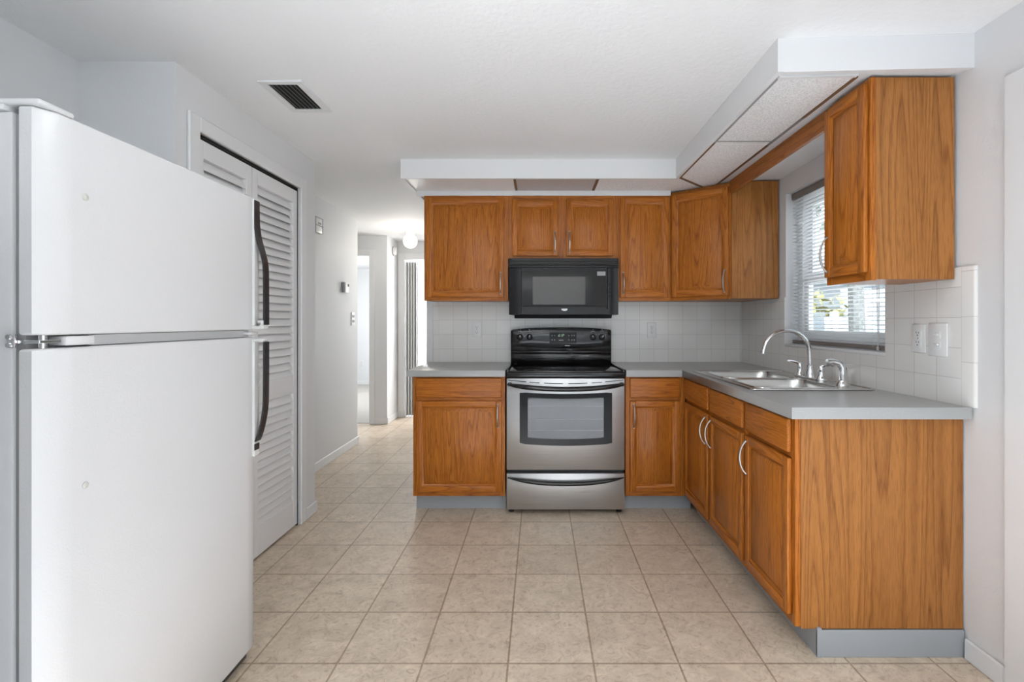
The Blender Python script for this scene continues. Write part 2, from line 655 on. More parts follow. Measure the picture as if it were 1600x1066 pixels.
# right wall with the window opening and the door opening near the camera
WY0, WY1, WZ0, WZ1 = 2.157, 3.04, 1.08, 2.02
mb = MB()
mb.box(XR, XR + 0.15, -3.15, -2.35, 0, H)
mb.box(XR, XR + 0.15, -2.35, 0.05, 2.12, H)  # unseen opening below, added to let daylight in from the side
mb.box(XR, XR + 0.15, 0.05, 0.70, 0, H)
mb.box(XR, XR + 0.15, 0.70, 1.50, 1.96, H)
mb.box(XR, XR + 0.15, 1.50, WY0, 0, H)
mb.box(XR, XR + 0.15, WY0, WY1, 0, WZ0)
mb.box(XR, XR + 0.15, WY0, WY1, WZ1, H)
mb.box(XR, XR + 0.15, WY1, 3.82, 0, H)
struct(mb, 'wall_right', 'wall')
struct(MB().box(-0.86, XR, YB, YB + 0.12, 0, H), 'wall_back', 'wall')
struct(MB().box(-0.86, -0.74, YB + 0.12, 6.19, 0, H), 'wall_hall_right', 'wall')
struct(MB().box(XL, -0.74, 0.45, 0.56, 0, 1.6), 'wall_light_block', 'wall')  # unseen half-height wall added to shade the refrigerator side
mb = MB()
mb.box(XL - 0.15, XL, -3.15, 4.855, 0, H)
mb.box(-3.75, XL - 0.15, 4.74, 4.855, 0, H)
struct(mb, 'wall_left', 'wall_gloss')
mb = MB()   # shallow closet that juts out of the left wall
mb.box(XL, -1.44, 1.914, 1.975, 0, H)
mb.box(XL, -1.44, 3.05, 3.11, 0, H)
mb.box(-1.52, -1.44, 1.975, 2.04, 0, H)
mb.box(-1.52, -1.44, 2.91, 3.05, 0, H)
mb.box(-1.52, -1.44, 2.04, 2.91, 2.025, H)
struct(mb, 'wall_closet', 'wall')
mb = MB()   # far wall of the hall with the bedroom doorway
mb.box(-3.75, -2.85, 5.77, 5.87, 0, H)
mb.box(-2.02, -1.81, 5.77, 5.87, 0, H)
mb.box(-2.85, -2.02, 5.77, 5.87, 2.02, H)
mb.box(-1.91, -1.81, 5.87, 6.19, 0, H)
struct(mb, 'wall_hall_far', 'wall')
mb = MB()
mb.box(-1.91, -1.72, 6.19, 6.29, 0, H)
mb.box(-0.95, -0.74, 6.19, 6.29, 0, H)
mb.box(-1.72, -0.95, 6.19, 6.29, 2.02, H)
struct(mb, 'wall_hall_end', 'wall')
struct(MB().box(-3.85, -3.75, 4.74, 5.87, 0, H), 'wall_hall_left', 'wall')
mb = MB()
mb.box(-4.4, -1.95, 9.4, 9.5, 0, H)
mb.box(-4.4, -4.3, 5.77, 9.4, 0, H)
mb.box(-2.0, -1.92, 5.87, 9.4, 0, H)
struct(mb, 'wall_bedroom', 'wall')
mb = MB()
mb.box(-1.92, -0.2, 8.2, 8.3, 0, H)
mb.box(-0.3, -0.2, 6.29, 8.2, 0, H)
struct(mb, 'wall_bathroom', 'wall')
mb = MB()   # wall behind the camera with a sill-high opening added to let the sun in
mb.box(XL, -0.8, -3.15, -3.0, 0, H)
mb.box(1.0, XR, -3.15, -3.0, 0, H)
mb.box(-0.8, 1.0, -3.15, -3.0, 2.12, H)
mb.box(-0.8, 1.0, -3.15, -3.0, 0, 0.70)
struct(mb, 'wall_rear', 'wall')

# baseboards
def base(name, x0, x1, y0, y1, h=0.075):
    struct(MB().box(x0, x1, y0, y1, 0.0, h, bevel=0.004, seg=1), name, 'trim')


base('baseboard_left', XL, XL + 0.014, 3.112, 4.855)
base('baseboard_right', XR - 0.014, XR, 1.602, 1.752)
base('baseboard_closet', -1.44, -1.426, 2.985, 3.122, 0.07)
base('baseboard_hall_far', -1.955, -1.797, 5.756, 5.77, 0.075)
base('baseboard_hall_end', -1.81, -1.797, 5.77, 6.18, 0.075)
base('baseboard_bedroom', -4.2, -2.0, 9.386, 9.4, 0.08)


def casing_y(name, xf, y0, y1, z1, wd, th, right_only=False):
    """casing on a wall plane x = xf; positive th stands proud towards +x"""
    mb = MB()
    mb.box(xf, xf + th, y0 - wd, y0, 0, z1 + wd, bevel=0.004, seg=1)
    mb.box(xf, xf + th, y1, y1 + wd, 0, z1 + wd, bevel=0.004, seg=1)
    mb.box(xf, xf + th, y0, y1, z1, z1 + wd, bevel=0.004, seg=1)
    struct(mb, name, 'trim')


casing_y('trim_1', -1.44, 2.042, 2.908, 2.022, 0.066, 0.014)
casing_y('trim_2', XR, 0.80, 1.498, 1.93, 0.10, -0.018)


def casing_x(name, yf, x0, x1, z1, wd, th):
    mb = MB()
    mb.box(x0 - wd, x0, yf - th, yf, 0, z1 + wd, bevel=0.004, seg=1)
    mb.box(x1, x1 + wd, yf - th, yf, 0, z1 + wd, bevel=0.004, seg=1)
    mb.box(x0, x1, yf - th, yf, z1, z1 + wd, bevel=0.004, seg=1)
    struct(mb, name, 'trim')


casing_x('trim_3', 5.77, -2.85, -2.02, 2.02, 0.065, 0.016)
casing_x('trim_4', 6.19, -1.715, -0.95, 2.015, 0.085, 0.016)

# plain door slab in the right wall, just beside the camera
d3 = thing('door_3', 'white door in the right wall beside the camera', 'door', (1.60, 1.15, 0), kind='structure')
MB().box(1.585, 1.62, 0.802, 1.496, 0.01, 1.925, bevel=0.003).build('slab', 'trim', d3, world=True)
tag(MB().lathe([(0.006, 0), (0.004, 0.0015)], (XR - 0.018, 1.5245, 0.376), 'x', 10).build('trim_screw', 'greymark'), 'tiny screw head in the white door casing', 'screw')

# closet bifold door: two louvered leaves
d1 = thing('door_1', 'white louvered bifold closet door behind the refrigerator', 'door', (-1.46, 2.475, 0), kind='structure')


def bifold_leaf(y0, y1):
    xf, xb = -1.447, -1.475
    st, z0, z1 = 0.045, 0.012, 2.002
    fr = MB()
    fr.box(xb, xf, y0, y0 + st, z0, z1, bevel=0.002, seg=1)
    fr.box(xb, xf, y1 - st, y1, z0, z1, bevel=0.002, seg=1)
    fr.box(xb, xf, y0 + st, y1 - st, 1.925, z1, bevel=0.002, seg=1)
    fr.box(xb, xf, y0 + st, y1 - st, 0.80, 0.905, bevel=0.002, seg=1)
    fr.box(xb, xf, y0 + st, y1 - st, z0, 0.165, bevel=0.002, seg=1)
    leaf = fr.build('leaf', 'trim', d1, world=True)
    lv = MB()
    for a, b in ((0.165, 0.80), (0.905, 1.925)):
        n = round((b - a) / 0.0425)
        p = (b - a) / n
        for k in range(n):
            zc = a + (k + 0.5) * p
            q = [(xf - 0.003, zc - 0.027), (xf - 0.003, zc - 0.018), (xb + 0.003, zc + 0.024), (xb + 0.003, zc + 0.017)]
            lv.prism([(x, z) for x, z in q], y0 + st - 0.002, y1 - st + 0.002, 'y')
    lv.build('louvers', 'trim', leaf, world=True)


bifold_leaf(2.045, 2.44)
bifold_leaf(2.447, 2.896)
MB().box(-1.47, -1.448, 2.045, 2.905, 2.008, 2.022).build('track', 'dark', d1, world=True)
MB().box(-1.52, -1.448, 2.8985, 2.9075, 0.0, 2.008).build('gap_shade', 'dark', d1, world=True)  # dark strip set in the leaf gap to stand for its shade
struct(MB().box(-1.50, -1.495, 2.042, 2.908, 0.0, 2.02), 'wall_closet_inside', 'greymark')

# folding door gathered at the left of the far opening
d2 = thing('door_2', 'white accordion door folded open at the end of the hall', 'door', (-1.65, 6.24, 0), kind='structure')
for k in range(4):
    x0 = -1.705 + k * 0.034
    pts = [(x0, 6.20), (x0 + 0.014, 6.285), (x0 + 0.020, 6.285), (x0 + 0.034, 6.20), (x0 + 0.028, 6.20), (x0 + 0.017, 6.27), (x0 + 0.006, 6.20)]
    MB().prism(pts, 0.015, 1.99, 'z').build('fold_panel', 'trim', d2, world=True)
MB().box(-1.56, -1.545, 6.20, 6.285, 0.012, 1.99).build('lead_post', 'trim', d2, world=True)

# window in the right wall
win = thing('window_1', 'white sash window over the sink', 'window', (1.66, 2.6, WZ0), kind='structure')
mb = MB()
fx0, fx1 = 1.632, 1.70
mb.box(fx0, fx1, WY0, WY0 + 0.045, WZ0, WZ1, bevel=0.003, seg=1)
mb.box(fx0, fx1, WY1 - 0.045, WY1, WZ0, WZ1, bevel=0.003, seg=1)
mb.box(fx0, fx1, WY0 + 0.045, WY1 - 0.045, WZ1 - 0.045, WZ1, bevel=0.003, seg=1)
mb.box(fx0, fx1, WY0 + 0.045, WY1 - 0.045, WZ0, WZ0 + 0.04, bevel=0.003, seg=1)
mb.build('window_frame', 'vinyl', win, world=True)
ya, yb = WY0 + 0.045, WY1 - 0.045
for nm, x0, x1, z0, z1, bz in (('lower_sash', 1.645, 1.665, WZ0 + 0.04, 1.50, 0.05), ('upper_sash', 1.668, 1.688, 1.47, WZ1 - 0.045, 0.04)):
    mb = MB()
    mb.box(x0, x1, ya, ya + 0.045, z0, z1, bevel=0.002, seg=1)
    mb.box(x0, x1, yb - 0.045, yb, z0, z1, bevel=0.002, seg=1)
    mb.box(x0, x1, ya + 0.045, yb - 0.045, z1 - 0.045, z1, bevel=0.002, seg=1)
    mb.box(x0, x1, ya + 0.045, yb - 0.045, z0, z0 + bz, bevel=0.002, seg=1)
    sash = mb.build(nm, 'vinyl', win, world=True)
    MB().box((x0 + x1) / 2 - 0.002, (x0 + x1) / 2 + 0.002, ya + 0.045, yb - 0.045, z0 + bz, z1 - 0.045).build('pane', 'pane', sash, world=True)
struct(MB().box(XR - 0.009, fx0, WY0 - 0.002, WY1 + 0.002, WZ0 - 0.014, WZ0 + 0.002, bevel=0.003), 'window_sill', 'trim')

# mini blind
bl = thing('window_blind', 'white mini blind lowered in the window over the sink', 'blind', (1.60, 2.6, WZ0 + 0.01))
MB().box(1.583, 1.617, WY0 + 0.01, WY1 - 0.006, 1.982, 2.016, bevel=0.003, seg=1).build('headrail', 'taupe', bl, world=True)
MB().box(1.588, 1.612, WY0 + 0.012, WY1 - 0.008, 1.088, 1.108, bevel=0.003, seg=1).build('bottom_rail', 'taupe', bl, world=True)
mb = MB()
nsl = 41
for k in range(nsl):
    z = 1.120 + k * (1.972 - 1.120) / (nsl - 1)
    y0, y1 = WY0 + 0.012, WY1 - 0.008
    pr = []
    for t in (-1, -0.35, 0.35, 1):
        pr.append((1.600 + 0.0122 * t * 0.97, z + 0.0122 * t * -0.22 + 0.0016 * (1 - t * t)))
    lo = [(x, zz - 0.0005) for x, zz in pr][::-1]
    mb.prism(pr + lo, y0, y1, 'y')
mb.build('slats', 'slat', bl, world=True)
for y in (2.30, 2.90):
    mb = MB()
    for dx in (-0.0125, 0.0125):
        mb.box(1.6 + dx - 0.0006, 1.6 + dx + 0.0006, y - 0.0006, y + 0.0006, 1.10, 1.985)
    mb.build('ladder_cord', 'slat', bl, world=True)
MB().tube([(1.580, 2.262, 1.98), (1.578, 2.262, 1.5), (1.580, 2.255, 1.10)], 0.0018, 6).build('pull_cord', 'slat', bl, world=True)
MB().tube([(1.580, 2.242, 1.98), (1.577, 2.243, 1.55), (1.579, 2.247, 1.125)], 0.0018, 6).build('pull_cord', 'slat', bl, world=True)
MB().lathe([(0.002, 0.02), (0.006, 0.015), (0.005, 0.0)], (1.580, 2.255, 1.086), 'z', 8).build('cord_tassel', 'slat', bl, world=True)

# tiled backsplash
struct(MB().box(-0.763, XR, YB - 0.009, YB, 0.914, 1.374), 'backsplash_back', 'tile_back')
mb = MB()
mb.box(XR - 0.009, XR, 1.766, WY0, 0.914, 1.42)
mb.box(XR - 0.009, XR, WY0, WY1, 0.914, WZ0 - 0.014)
mb.box(XR - 0.009, XR, WY1, YB - 0.009, 0.914, 1.374)
struct(mb, 'backsplash_right', 'tile_right')
mb = MB().box(XR - 0.009, XR, 1.711, 1.766, 0.914, 1.42, bevel=0.0)
es = [e for e in mb.bm.edges if all(abs(v.co.x - (XR - 0.009)) < 1e-5 and (abs(v.co.y - 1.711) < 1e-5) for v in e.verts)]
bmesh.ops.bevel(mb.bm, geom=es, offset=0.0085, segments=4, profile=0.5, affect='EDGES')
struct(mb, 'backsplash_edge_right', 'bull_right')
mb = MB().box(-0.8125, -0.763, YB - 0.009, YB, 0.914, 1.374)
es = [e for e in mb.bm.edges if all(abs(v.co.y - (YB - 0.009)) < 1e-5 and (abs(v.co.x + 0.8125) < 1e-5) for v in e.verts)]
bmesh.ops.bevel(mb.bm, geom=es, offset=0.0085, segments=4, profile=0.5, affect='EDGES')
struct(mb, 'backsplash_edge_back', 'bull_back')

# soffit: dropped L-shaped light box
SZ = 2.137
SX, SXi, SY, SE0, SE1 = -0.874, 0.867, 3.06, 1.758, 1.724
mb = MB()
mb.prism([(SX, SY), (SXi, SY), (SXi, SE0), (XR, SE1), (XR, YB), (SX, YB)], SZ, H, 'z')
mb.prism([(SX, SY), (SXi, SY), (SXi, SE0), (XR, SE1), (XR, SE1 + 0.02), (SXi + 0.018, SE0 + 0.02), (SXi + 0.018, SY + 0.018), (SX + 0.018, SY + 0.018), (SX + 0.018, YB), (SX, YB)], 2.127, SZ, 'z')
struct(mb, 'soffit', 'soffit')
struct(MB().box(SX + 0.02, 0.92, 3.375, 3.40, 2.101, SZ - 0.0005), 'trim_filler', 'soffit')


def strip(name, poly, mat='brown', z0=2.129, z1=SZ - 0.0005):
    struct(MB().prism(poly, z0, z1, 'z'), name, mat)


strip('trim_5', [(-0.163, 3.085), (-0.148, 3.085), (-0.148, 3.355), (-0.163, 3.355)])
strip('trim_6', [(0.368, 3.085), (0.385, 3.085), (0.385, 3.355), (0.368, 3.355)])
strip('trim_7', [(0.889, 2.46), (0.8985, 2.46), (0.8985, 3.06), (0.889, 3.06)])
strip('trim_8', [(0.889, 3.066), (0.902, 3.060), (1.18, 3.338), (1.167, 3.344)])
strip('trim_9', [(1.174, 1.80), (1.188, 1.80), (1.188, 2.16), (1.174, 2.16)])
strip('trim_10', [(1.178, 2.5), (1.188, 2.5), (1.188, 3.33), (1.178, 3.33)])
strip('trim_11', [(1.178, 2.165), (1.188, 2.165), (1.188, 2.495), (1.178, 2.495)], 'gasket')
strip('trim_12', [(0.889, 1.806), (0.8985, 1.806), (0.8985, 2.455), (0.889, 2.455)], 'greymark')
strip('trim_13', [(0.889, 1.788), (1.172, 1.774), (1.172, 1.79), (0.889, 1.804)], 'soffit', 2.124)


def lpanel(label, poly, mat, z0=2.131):
    o = MB().prism(poly, z0, SZ - 0.0008, 'z').build('light_diffuser', mat)
    tag(o, label, 'light diffuser', 'panels under the soffit')


lpanel('smooth white panel under the soffit above the left wall cabinet', [(-0.84, 3.085), (-0.165, 3.085), (-0.165, 3.36), (-0.84, 3.36)], 'lens_plain')
lpanel('dull pinkish grey panel under the soffit above the microwave', [(-0.146, 3.085), (0.366, 3.085), (0.366, 3.36), (-0.146, 3.36)], 'lens_dull')
lpanel('pale textured panel under the soffit above the narrow wall cabinet', [(0.387, 3.085), (0.893, 3.085), (1.16, 3.352), (0.387, 3.352)], 'lens')
lpanel('textured white light panel under the soffit in front of the window', [(0.9, 2.444), (1.172, 2.444), (1.172, 3.322), (0.9, 3.05)], 'lens')
lpanel('textured white light panel at the near end of the soffit', [(0.9, 1.806), (1.172, 1.792), (1.172, 2.436), (0.9, 2.436)], 'lens')
struct(MB().prism([(SXi, SE0 - 0.003), (SXi + 0.022, SE0 - 0.004), (SXi + 0.022, SE0 - 0.0012), (SXi, SE0)], 2.127, H - 0.001, 'z'), 'trim_15', 'soffit')
struct(MB().box(0.9, 1.172, 2.4365, 2.4435, 2.128, SZ - 0.0005), 'trim_14', 'greymark')

# ceiling air vent
vx0, vx1, vy0, vy1 = -1.2, -1.008, 2.055, 2.36
av = thing('air_vent', 'white ceiling air vent with dark curved louvers', 'vent', ((vx0 + vx1) / 2, (vy0 + vy1) / 2, H - 0.012))
mb = MB()
for a in ((vx0, vx1, vy0, vy0 + 0.028), (vx0, vx1, vy1 - 0.028, vy1), (vx0, vx0 + 0.03, vy0 + 0.028, vy1 - 0.028), (vx1 - 0.034, vx1, vy0 + 0.028, vy1 - 0.028)):
    mb.box(a[0], a[1], a[2], a[3], H - 0.01, H - 0.0005, bevel=0.002, seg=1)
mb.build('frame', 'trim', av, world=True)
MB().box(vx0 + 0.03, vx1 - 0.034, vy0 + 0.028, vy1 - 0.028, H - 0.0025, H - 0.0006).build('backing', 'dark', av, world=True)
for k in range(6):
    x = vx0 + 0.040 + k * 0.0195
    MB().prism([(x + 0.0075, H - 0.0095), (x + 0.009, H - 0.0095), (x + 0.0015, H - 0.003), (x, H - 0.003)], vy0 + 0.03, vy1 - 0.03, 'y').build('louver', 'greymark', av, world=True)


# ------------------------------------------------------------------ cabinets
def bow_pull(parent, x, z, half=0.072, y0=-0.020, proj=0.028, horiz=False):
    pts, rs = [], []
    for k in range(13):
        t = -1 + 2 * k / 12
        pts.append((x, y0 - proj * (1 - t * t) ** 0.8 - 0.002, z + half * t))
        rs.append(0.0036 + 0.0014 * (1 - abs(t)) + (0.0016 if abs(t) > 0.9 else 0))
    mb = MB().tube(pts, rs, 10)
    for t in (-1, 1):
        mb.lathe([(0.006, -0.004), (0.006, 0.0)], (x, y0 + 0.0005, z + half * t), 'y', 12)
    mb.build('handle', 'nickel', parent)


def door(parent, x0, x1, z0, z1, hx=None, hz=None, fw=0.044, yf=-0.019):
    mb = MB()
    fi = fw - 0.008
    mb.box(x0, x0 + fi, yf, -0.0012, z0, z1, mat=0, bevel=0.004)
    mb.box(x1 - fi, x1, yf, -0.0012, z0, z1, mat=0, bevel=0.004)
    mb.box(x0 + fi, x1 - fi, yf, -0.0012, z0, z0 + fi, mat=1, bevel=0.0025)
    mb.box(x0 + fi, x1 - fi, yf, -0.0012, z1 - fi, z1, mat=1, bevel=0.0025)
    mb.rings(x0, x1, z0, z1, [(fi - 0.003, yf + 0.003), (fi + 0.001, yf + 0.004), (fi + 0.004, yf + 0.008), (fw + 0.002, yf + 0.010)], 0, 1, cap=False)
    d = mb.build('door', ['oak_z', 'oak_x'], parent)
    pn = MB().rings(x0, x1, z0, z1, [(fw, yf + 0.012), (fw + 0.006, yf + 0.0115), (fw + 0.008, yf + 0.009), (fw + 0.026, yf + 0.0025), (fw + 0.028, yf + 0.0012)], 0, 0)
    pn.build('door_panel', 'panel', d)
    if hx is not None:
        bow_pull(d, hx, hz, y0=yf - 0.001)
    return d


def drawer_front(parent, x0, x1, z0, z1):
    MB().box(x0, x1, -0.019, -0.0012, z0, z1, bevel=0.006, seg=3).build('drawer_front', 'oak_x', parent)


def face_frame(parent, W, z0, z1, stiles, rails, x0=0.0):
    mb = MB()
    for a, b in stiles:
        mb.box(a, b, 0, 0.021, z0, z1, mat=0, bevel=0.0012, seg=1)
    xs = sorted(stiles)
    for a, b in rails:
        for (s0, s1), (t0, t1) in zip(xs, xs[1:]):
            mb.box(s1, t0, 0.0006, 0.021, a, b, mat=1)
    mb.build('face_frame', ['oak_z', 'oak_x'], parent)


def base_cabinet(label, loc, rot, W, depth, bays, hinges, stiles, toe=(0.0, None), body_top=0.8707):
    o = thing('base_cabinet', label, 'cabinet', loc, rot, 'lower oak cabinets')
    zb, zt = 0.107, 0.8715
    MB().box(0.0015, W - 0.0015, 0.0215, depth, zb, body_top).build('body', 'lam', o)
    face_frame(o, W, zb, zt, stiles, [(zb, zb + 0.04), (0.71, 0.742), (zt - 0.03, zt)])
    for (a, b), hx in zip(bays, hinges):
        drawer_front(o, a, b, 0.738, 0.862)
        door(o, a, b, 0.140, 0.716, hx, 0.622)
    t0, t1 = toe
    MB().box(t0, W if t1 is None else t1, 0.076, 0.092, 0.0, zb - 0.0005).build('toe_kick', 'toe', o)
    return o


b_left = base_cabinet('lower oak cabinet left of the range, drawer over a wide door', (-0.803, 3.09, 0), 0, 0.588, 0.60,
                      [(0.022, 0.566)], [0.566 - 0.024], [(0, 0.03), (0.558, 0.588)], toe=(0.003, 0.588))
b_right = base_cabinet('lower oak cabinet between the range and the inside corner', (0.553, 3.09, 0), 0, 0.382, 0.60,
                       [(0.026, 0.345)], [0.026 + 0.024], [(0, 0.035), (0.335, 0.381)], toe=(0, 0.44))
b_sink = base_cabinet('lower oak sink cabinet with two doors and paired pulls', (0.935, 3.088, 0), -PI / 2, 0.921, 0.608,
                      [(0.034, 0.449), (0.486, 0.899)], [0.449 - 0.024, 0.486 + 0.024], [(0.0225, 0.045), (0.44, 0.495), (0.89, 0.921)],
                      toe=(-0.01, 0.921), body_top=0.72)
# end cabinet
b_end = base_cabinet('lower oak end cabinet with the wide grained side panel', (0.935, 2.166, 0), -PI / 2, 0.40, 0.608,
                     [(0.011, 0.381)], [0.011 + 0.022], [(0, 0.025), (0.372, 0.40)], toe=(0, 0.408))
MB().box(0.3985, 0.4005, 0.0215, 0.612, 0.1, 0.8713).build('side_panel', 'lam', b_end)
MB().box(0.4006, 0.4085, 0.076, 0.612, 0.0, 0.0985, bevel=0.0015, seg=1).build('end_kick', 'toe', b_end)
MB().box(0.0, 0.02, -0.014, -0.0012, 0.7195, 0.7345, bevel=0.002).build('catch_block', 'oak_x', b_end)


# wall cabinets on the back wall
def wall_cabinet(label, loc, rot, W, depth, z0, z1, doors, stiles):
    o = thing('wall_cabinet', label, 'cabinet', (loc[0], loc[1], z0), rot, 'upper oak cabinets')
    h = z1 - z0
    MB().box(0.0015, W - 0.0015, 0.0215, depth, 0.004, h - 0.001).build('body', 'lam', o)
    face_frame(o, W, 0, h, stiles, [(0, 0.035), (h - 0.035, h)])
    for x0, x1, a, b, hx, hz in doors:
        door(o, x0, x1, a - z0, b - z0, hx, hz - z0)
    return o


UZ0, UZ1 = 1.367, 2.099
wall_cabinet('upper oak cabinet left of the microwave with one wide door', (-0.80, 3.375), 0, 0.586, 0.31, UZ0, UZ1,
             [(0.018, 0.556, 1.390, 2.082, 0.535, 1.487)], [(0, 0.035), (0.545, 0.586)])
wall_cabinet('short upper oak cabinet over the microwave with two small doors', (-0.2135, 3.375), 0, 0.766, 0.31, 1.660, UZ1,
             [(0.027, 0.347, 1.678, 2.068, 0.325, 1.772), (0.404, 0.731, 1.678, 2.068, 0.426, 1.772)], [(0, 0.035), (0.345, 0.41), (0.725, 0.766)])
wall_cabinet('narrow upper oak cabinet between the microwave and the corner cabinet', (0.553, 3.375), 0, 0.367, 0.31, UZ0, UZ1,
             [(0.012, 0.349, 1.390, 2.084, 0.033, 1.487)], [(0, 0.035), (0.335, 0.367)])
wall_cabinet('upper oak cabinet right of the window with a broad side panel', (1.227, 2.062), -PI / 2, 0.272, 0.311, 1.374, 2.1265,
             [(0.012, 0.262, 1.405, 2.106, 0.036, 1.50)], [(0, 0.035), (0.240, 0.272)])
# diagonal corner cabinet
A, B = Vector((0.921, 3.384)), Vector((1.236, 3.114))
ang = math.atan2(B.y - A.y, B.x - A.x)
Wd = (B - A).length
cc = thing('corner_cabinet', 'upper oak corner cabinet with a diagonal door, beside the window', 'cabinet', (A.x, A.y, UZ0), ang, 'upper oak cabinets')


def loc2(X, Y):
    d = Vector((X - A.x, Y - A.y))
    return (d.x * math.cos(-ang) - d.y * math.sin(-ang), d.x * math.sin(-ang) + d.y * math.cos(-ang))


poly = [(0.002, 0.022), (Wd - 0.020, 0.022), loc2(1.2415, 3.114), loc2(1.541, 3.114), loc2(1.541, 3.689), loc2(0.923, 3.689), loc2(0.923, 3.40)]
MB().prism(poly, 0.004, 2.1275 - UZ0, 'z').build('body', 'lam', cc)
face_frame(cc, Wd, 0, 2.112 - UZ0, [(0.001, 0.035), (Wd - 0.035, Wd)], [(0, 0.035), (0.71, 0.744)])
door(cc, 0.014, Wd - 0.012, 1.390 - UZ0, 2.092 - UZ0, Wd - 0.034, 1.483 - UZ0)

# board between the two cabinets above the window
tag(MB().box(1.227, 1.246, 2.065, 3.108, 2.045, 2.1262).build('valance_board', 'oak_y'), 'oak valance board spanning above the window between two upper cabinets', 'valance')

# ------------------------------------------------------------------ worktops
tag(MB().box(-0.835, -0.2125, 3.05, 3.69, 0.8725, 0.914, bevel=0.003).build('countertop', 'counter'),
    'short grey laminate countertop left of the range', 'countertop', 'grey countertops')
ct = MB()
hx0, hx1, hy0, hy1 = 0.972, 1.468, 2.172, 2.943
outer = [(0.5515, 3.05), (0.903, 3.05), (0.903, 1.725), (1.532, 1.722), (1.5425, 1.728), (1.5425, 3.69), (0.5515, 3.69)]
# slab with the sink cut-out, made of blocks that share edges
def slab(x0, x1, y0, y1):
    ct.box(x0, x1, y0, y1, 0.8725, 0.914)
slab(0.5515, 0.903, 3.05, 3.69)
slab(0.903, 1.5425, hy1, 3.69)
slab(0.903, hx0, hy0, hy1)
slab(hx1, 1.5425, hy0, hy1)
ct.prism([(0.903, 1.727), (1.5425, 1.723), (1.5425, hy0), (0.903, hy0)], 0.8725, 0.914, 'z')
bmesh.ops.remove_doubles(ct.bm, verts=ct.bm.verts, dist=0.0002)
tag(ct.build('countertop', 'counter'), 'long L-shaped grey laminate countertop around the corner with the sink', 'countertop', 'grey countertops')

# ------------------------------------------------------------------ sink
sk = thing('kitchen_sink', 'double bowl stainless steel sink set in the grey countertop', 'sink', (1.22, 2.557, 0.9145))
zt = 0.919
def cell(mb, c, b, r, depth):
    N = 6
    inner = round_rect(*b, r, N)
    # outer rectangle sampled at the same count
    outr = []
    for (x, y) in inner:
        cx, cy = (b[0] + b[1]) / 2, (b[2] + b[3]) / 2
        ox = c[1] if x > cx else c[0]
        oy = c[3] if y > cy else c[2]
        outr.append((ox, oy, x, y))
    L0 = []
    n = len(inner)
    per = N + 1
    for i, (ox, oy, x, y) in enumerate(outr):
        q, k = divmod(i, per)
        t = k / N
        # corners q: 0 (+,+), 1 (-,+), 2 (-,-), 3 (+,-)
        if q == 0:
            p = (c[1], y + (c[3] - y) * min(1, t * 2)) if t <= 0.5 else (c[1] + (x - c[1]) * (t * 2 - 1), c[3])
        elif q == 1:
            p = (x + (c[0] - x) * min(1, t * 2), c[3]) if t <= 0.5 else (c[0], c[3] + (y - c[3]) * (t * 2 - 1))
        elif q == 2:
            p = (c[0], y + (c[2] - y) * min(1, t * 2)) if t <= 0.5 else (c[0] + (x - c[0]) * (t * 2 - 1), c[2])
        else:
            p = (x + (c[1] - x) * min(1, t * 2), c[2]) if t <= 0.5 else (c[1], c[2] + (y - c[2]) * (t * 2 - 1))
        L0.append(mb.bm.verts.new((p[0], p[1], zt)))
    L1 = [mb.bm.verts.new((x, y, zt)) for x, y in inner]
    for k in range(n):
        j = (k + 1) % n
        try:
            mb.bm.faces.new((L0[k], L0[j], L1[j], L1[k]))
        except ValueError:
            pass
    return inner


deck = MB()
bowls = []
SX0, SX1, SY0, SY1 = 0.95, 1.492, 2.148, 2.966
for c, b in (((SX0, 1.40, SY0, 2.556), (0.990, 1.372, 2.186, 2.536)), ((SX0, 1.40, 2.556, SY1), (0.990, 1.372, 2.576, 2.928))):
    cell(deck, c, b, 0.06, 0.17)
    bowls.append(b)
deck.box(1.40, SX1, SY0, SY1, 0.9146, zt)
rim = [round_rect(SX0 - 0.002, SX1 + 0.002, SY0 - 0.002, SY1 + 0.002, 0.03, 6)]
pts = [(x, y, 0.9185) for x, y in rim[0]]
pts.append(pts[0])
deck.tube(pts, 0.0042, 8)
bmesh.ops.recalc_face_normals(deck.bm, faces=deck.bm.faces)
deck.build('deck', 'sink', sk, world=True)
for b in bowls:
    m2 = MB()
    loops = []
    for ins, z, rr in ((0, zt + 0.001, 0.06), (0.002, zt - 0.004, 0.06), (0.006, zt - 0.05, 0.06), (0.014, zt - 0.15, 0.055), (0.03, zt - 0.172, 0.05), (0.06, zt - 0.178, 0.04)):
        loops.append([m2.bm.verts.new((x, y, z)) for x, y in round_rect(b[0] + ins, b[1] - ins, b[2] + ins, b[3] - ins, rr, 6)])
    for A_, B_ in zip(loops, loops[1:]):
        n = len(A_)
        for k in range(n):
            m2.bm.faces.new((A_[k], B_[k], B_[(k + 1) % n], A_[(k + 1) % n]))
    m2.bm.faces.new(loops[-1])
    pts = [(v.co.x, v.co.y, zt + 0.0005) for v in loops[0]]
    pts.append(pts[0])
    m2.tube(pts, 0.0035, 8)
    bo = m2.build('bowl', 'sink', sk, world=True)
    MB().lathe([(0.045, 0.0), (0.043, 0.003), (0.02, 0.002), (0.018, 0.001)], ((b[0] + b[1]) / 2, (b[2] + b[3]) / 2, zt - 0.1778), 'z', 20).build('drain', 'chrome', bo, world=True)

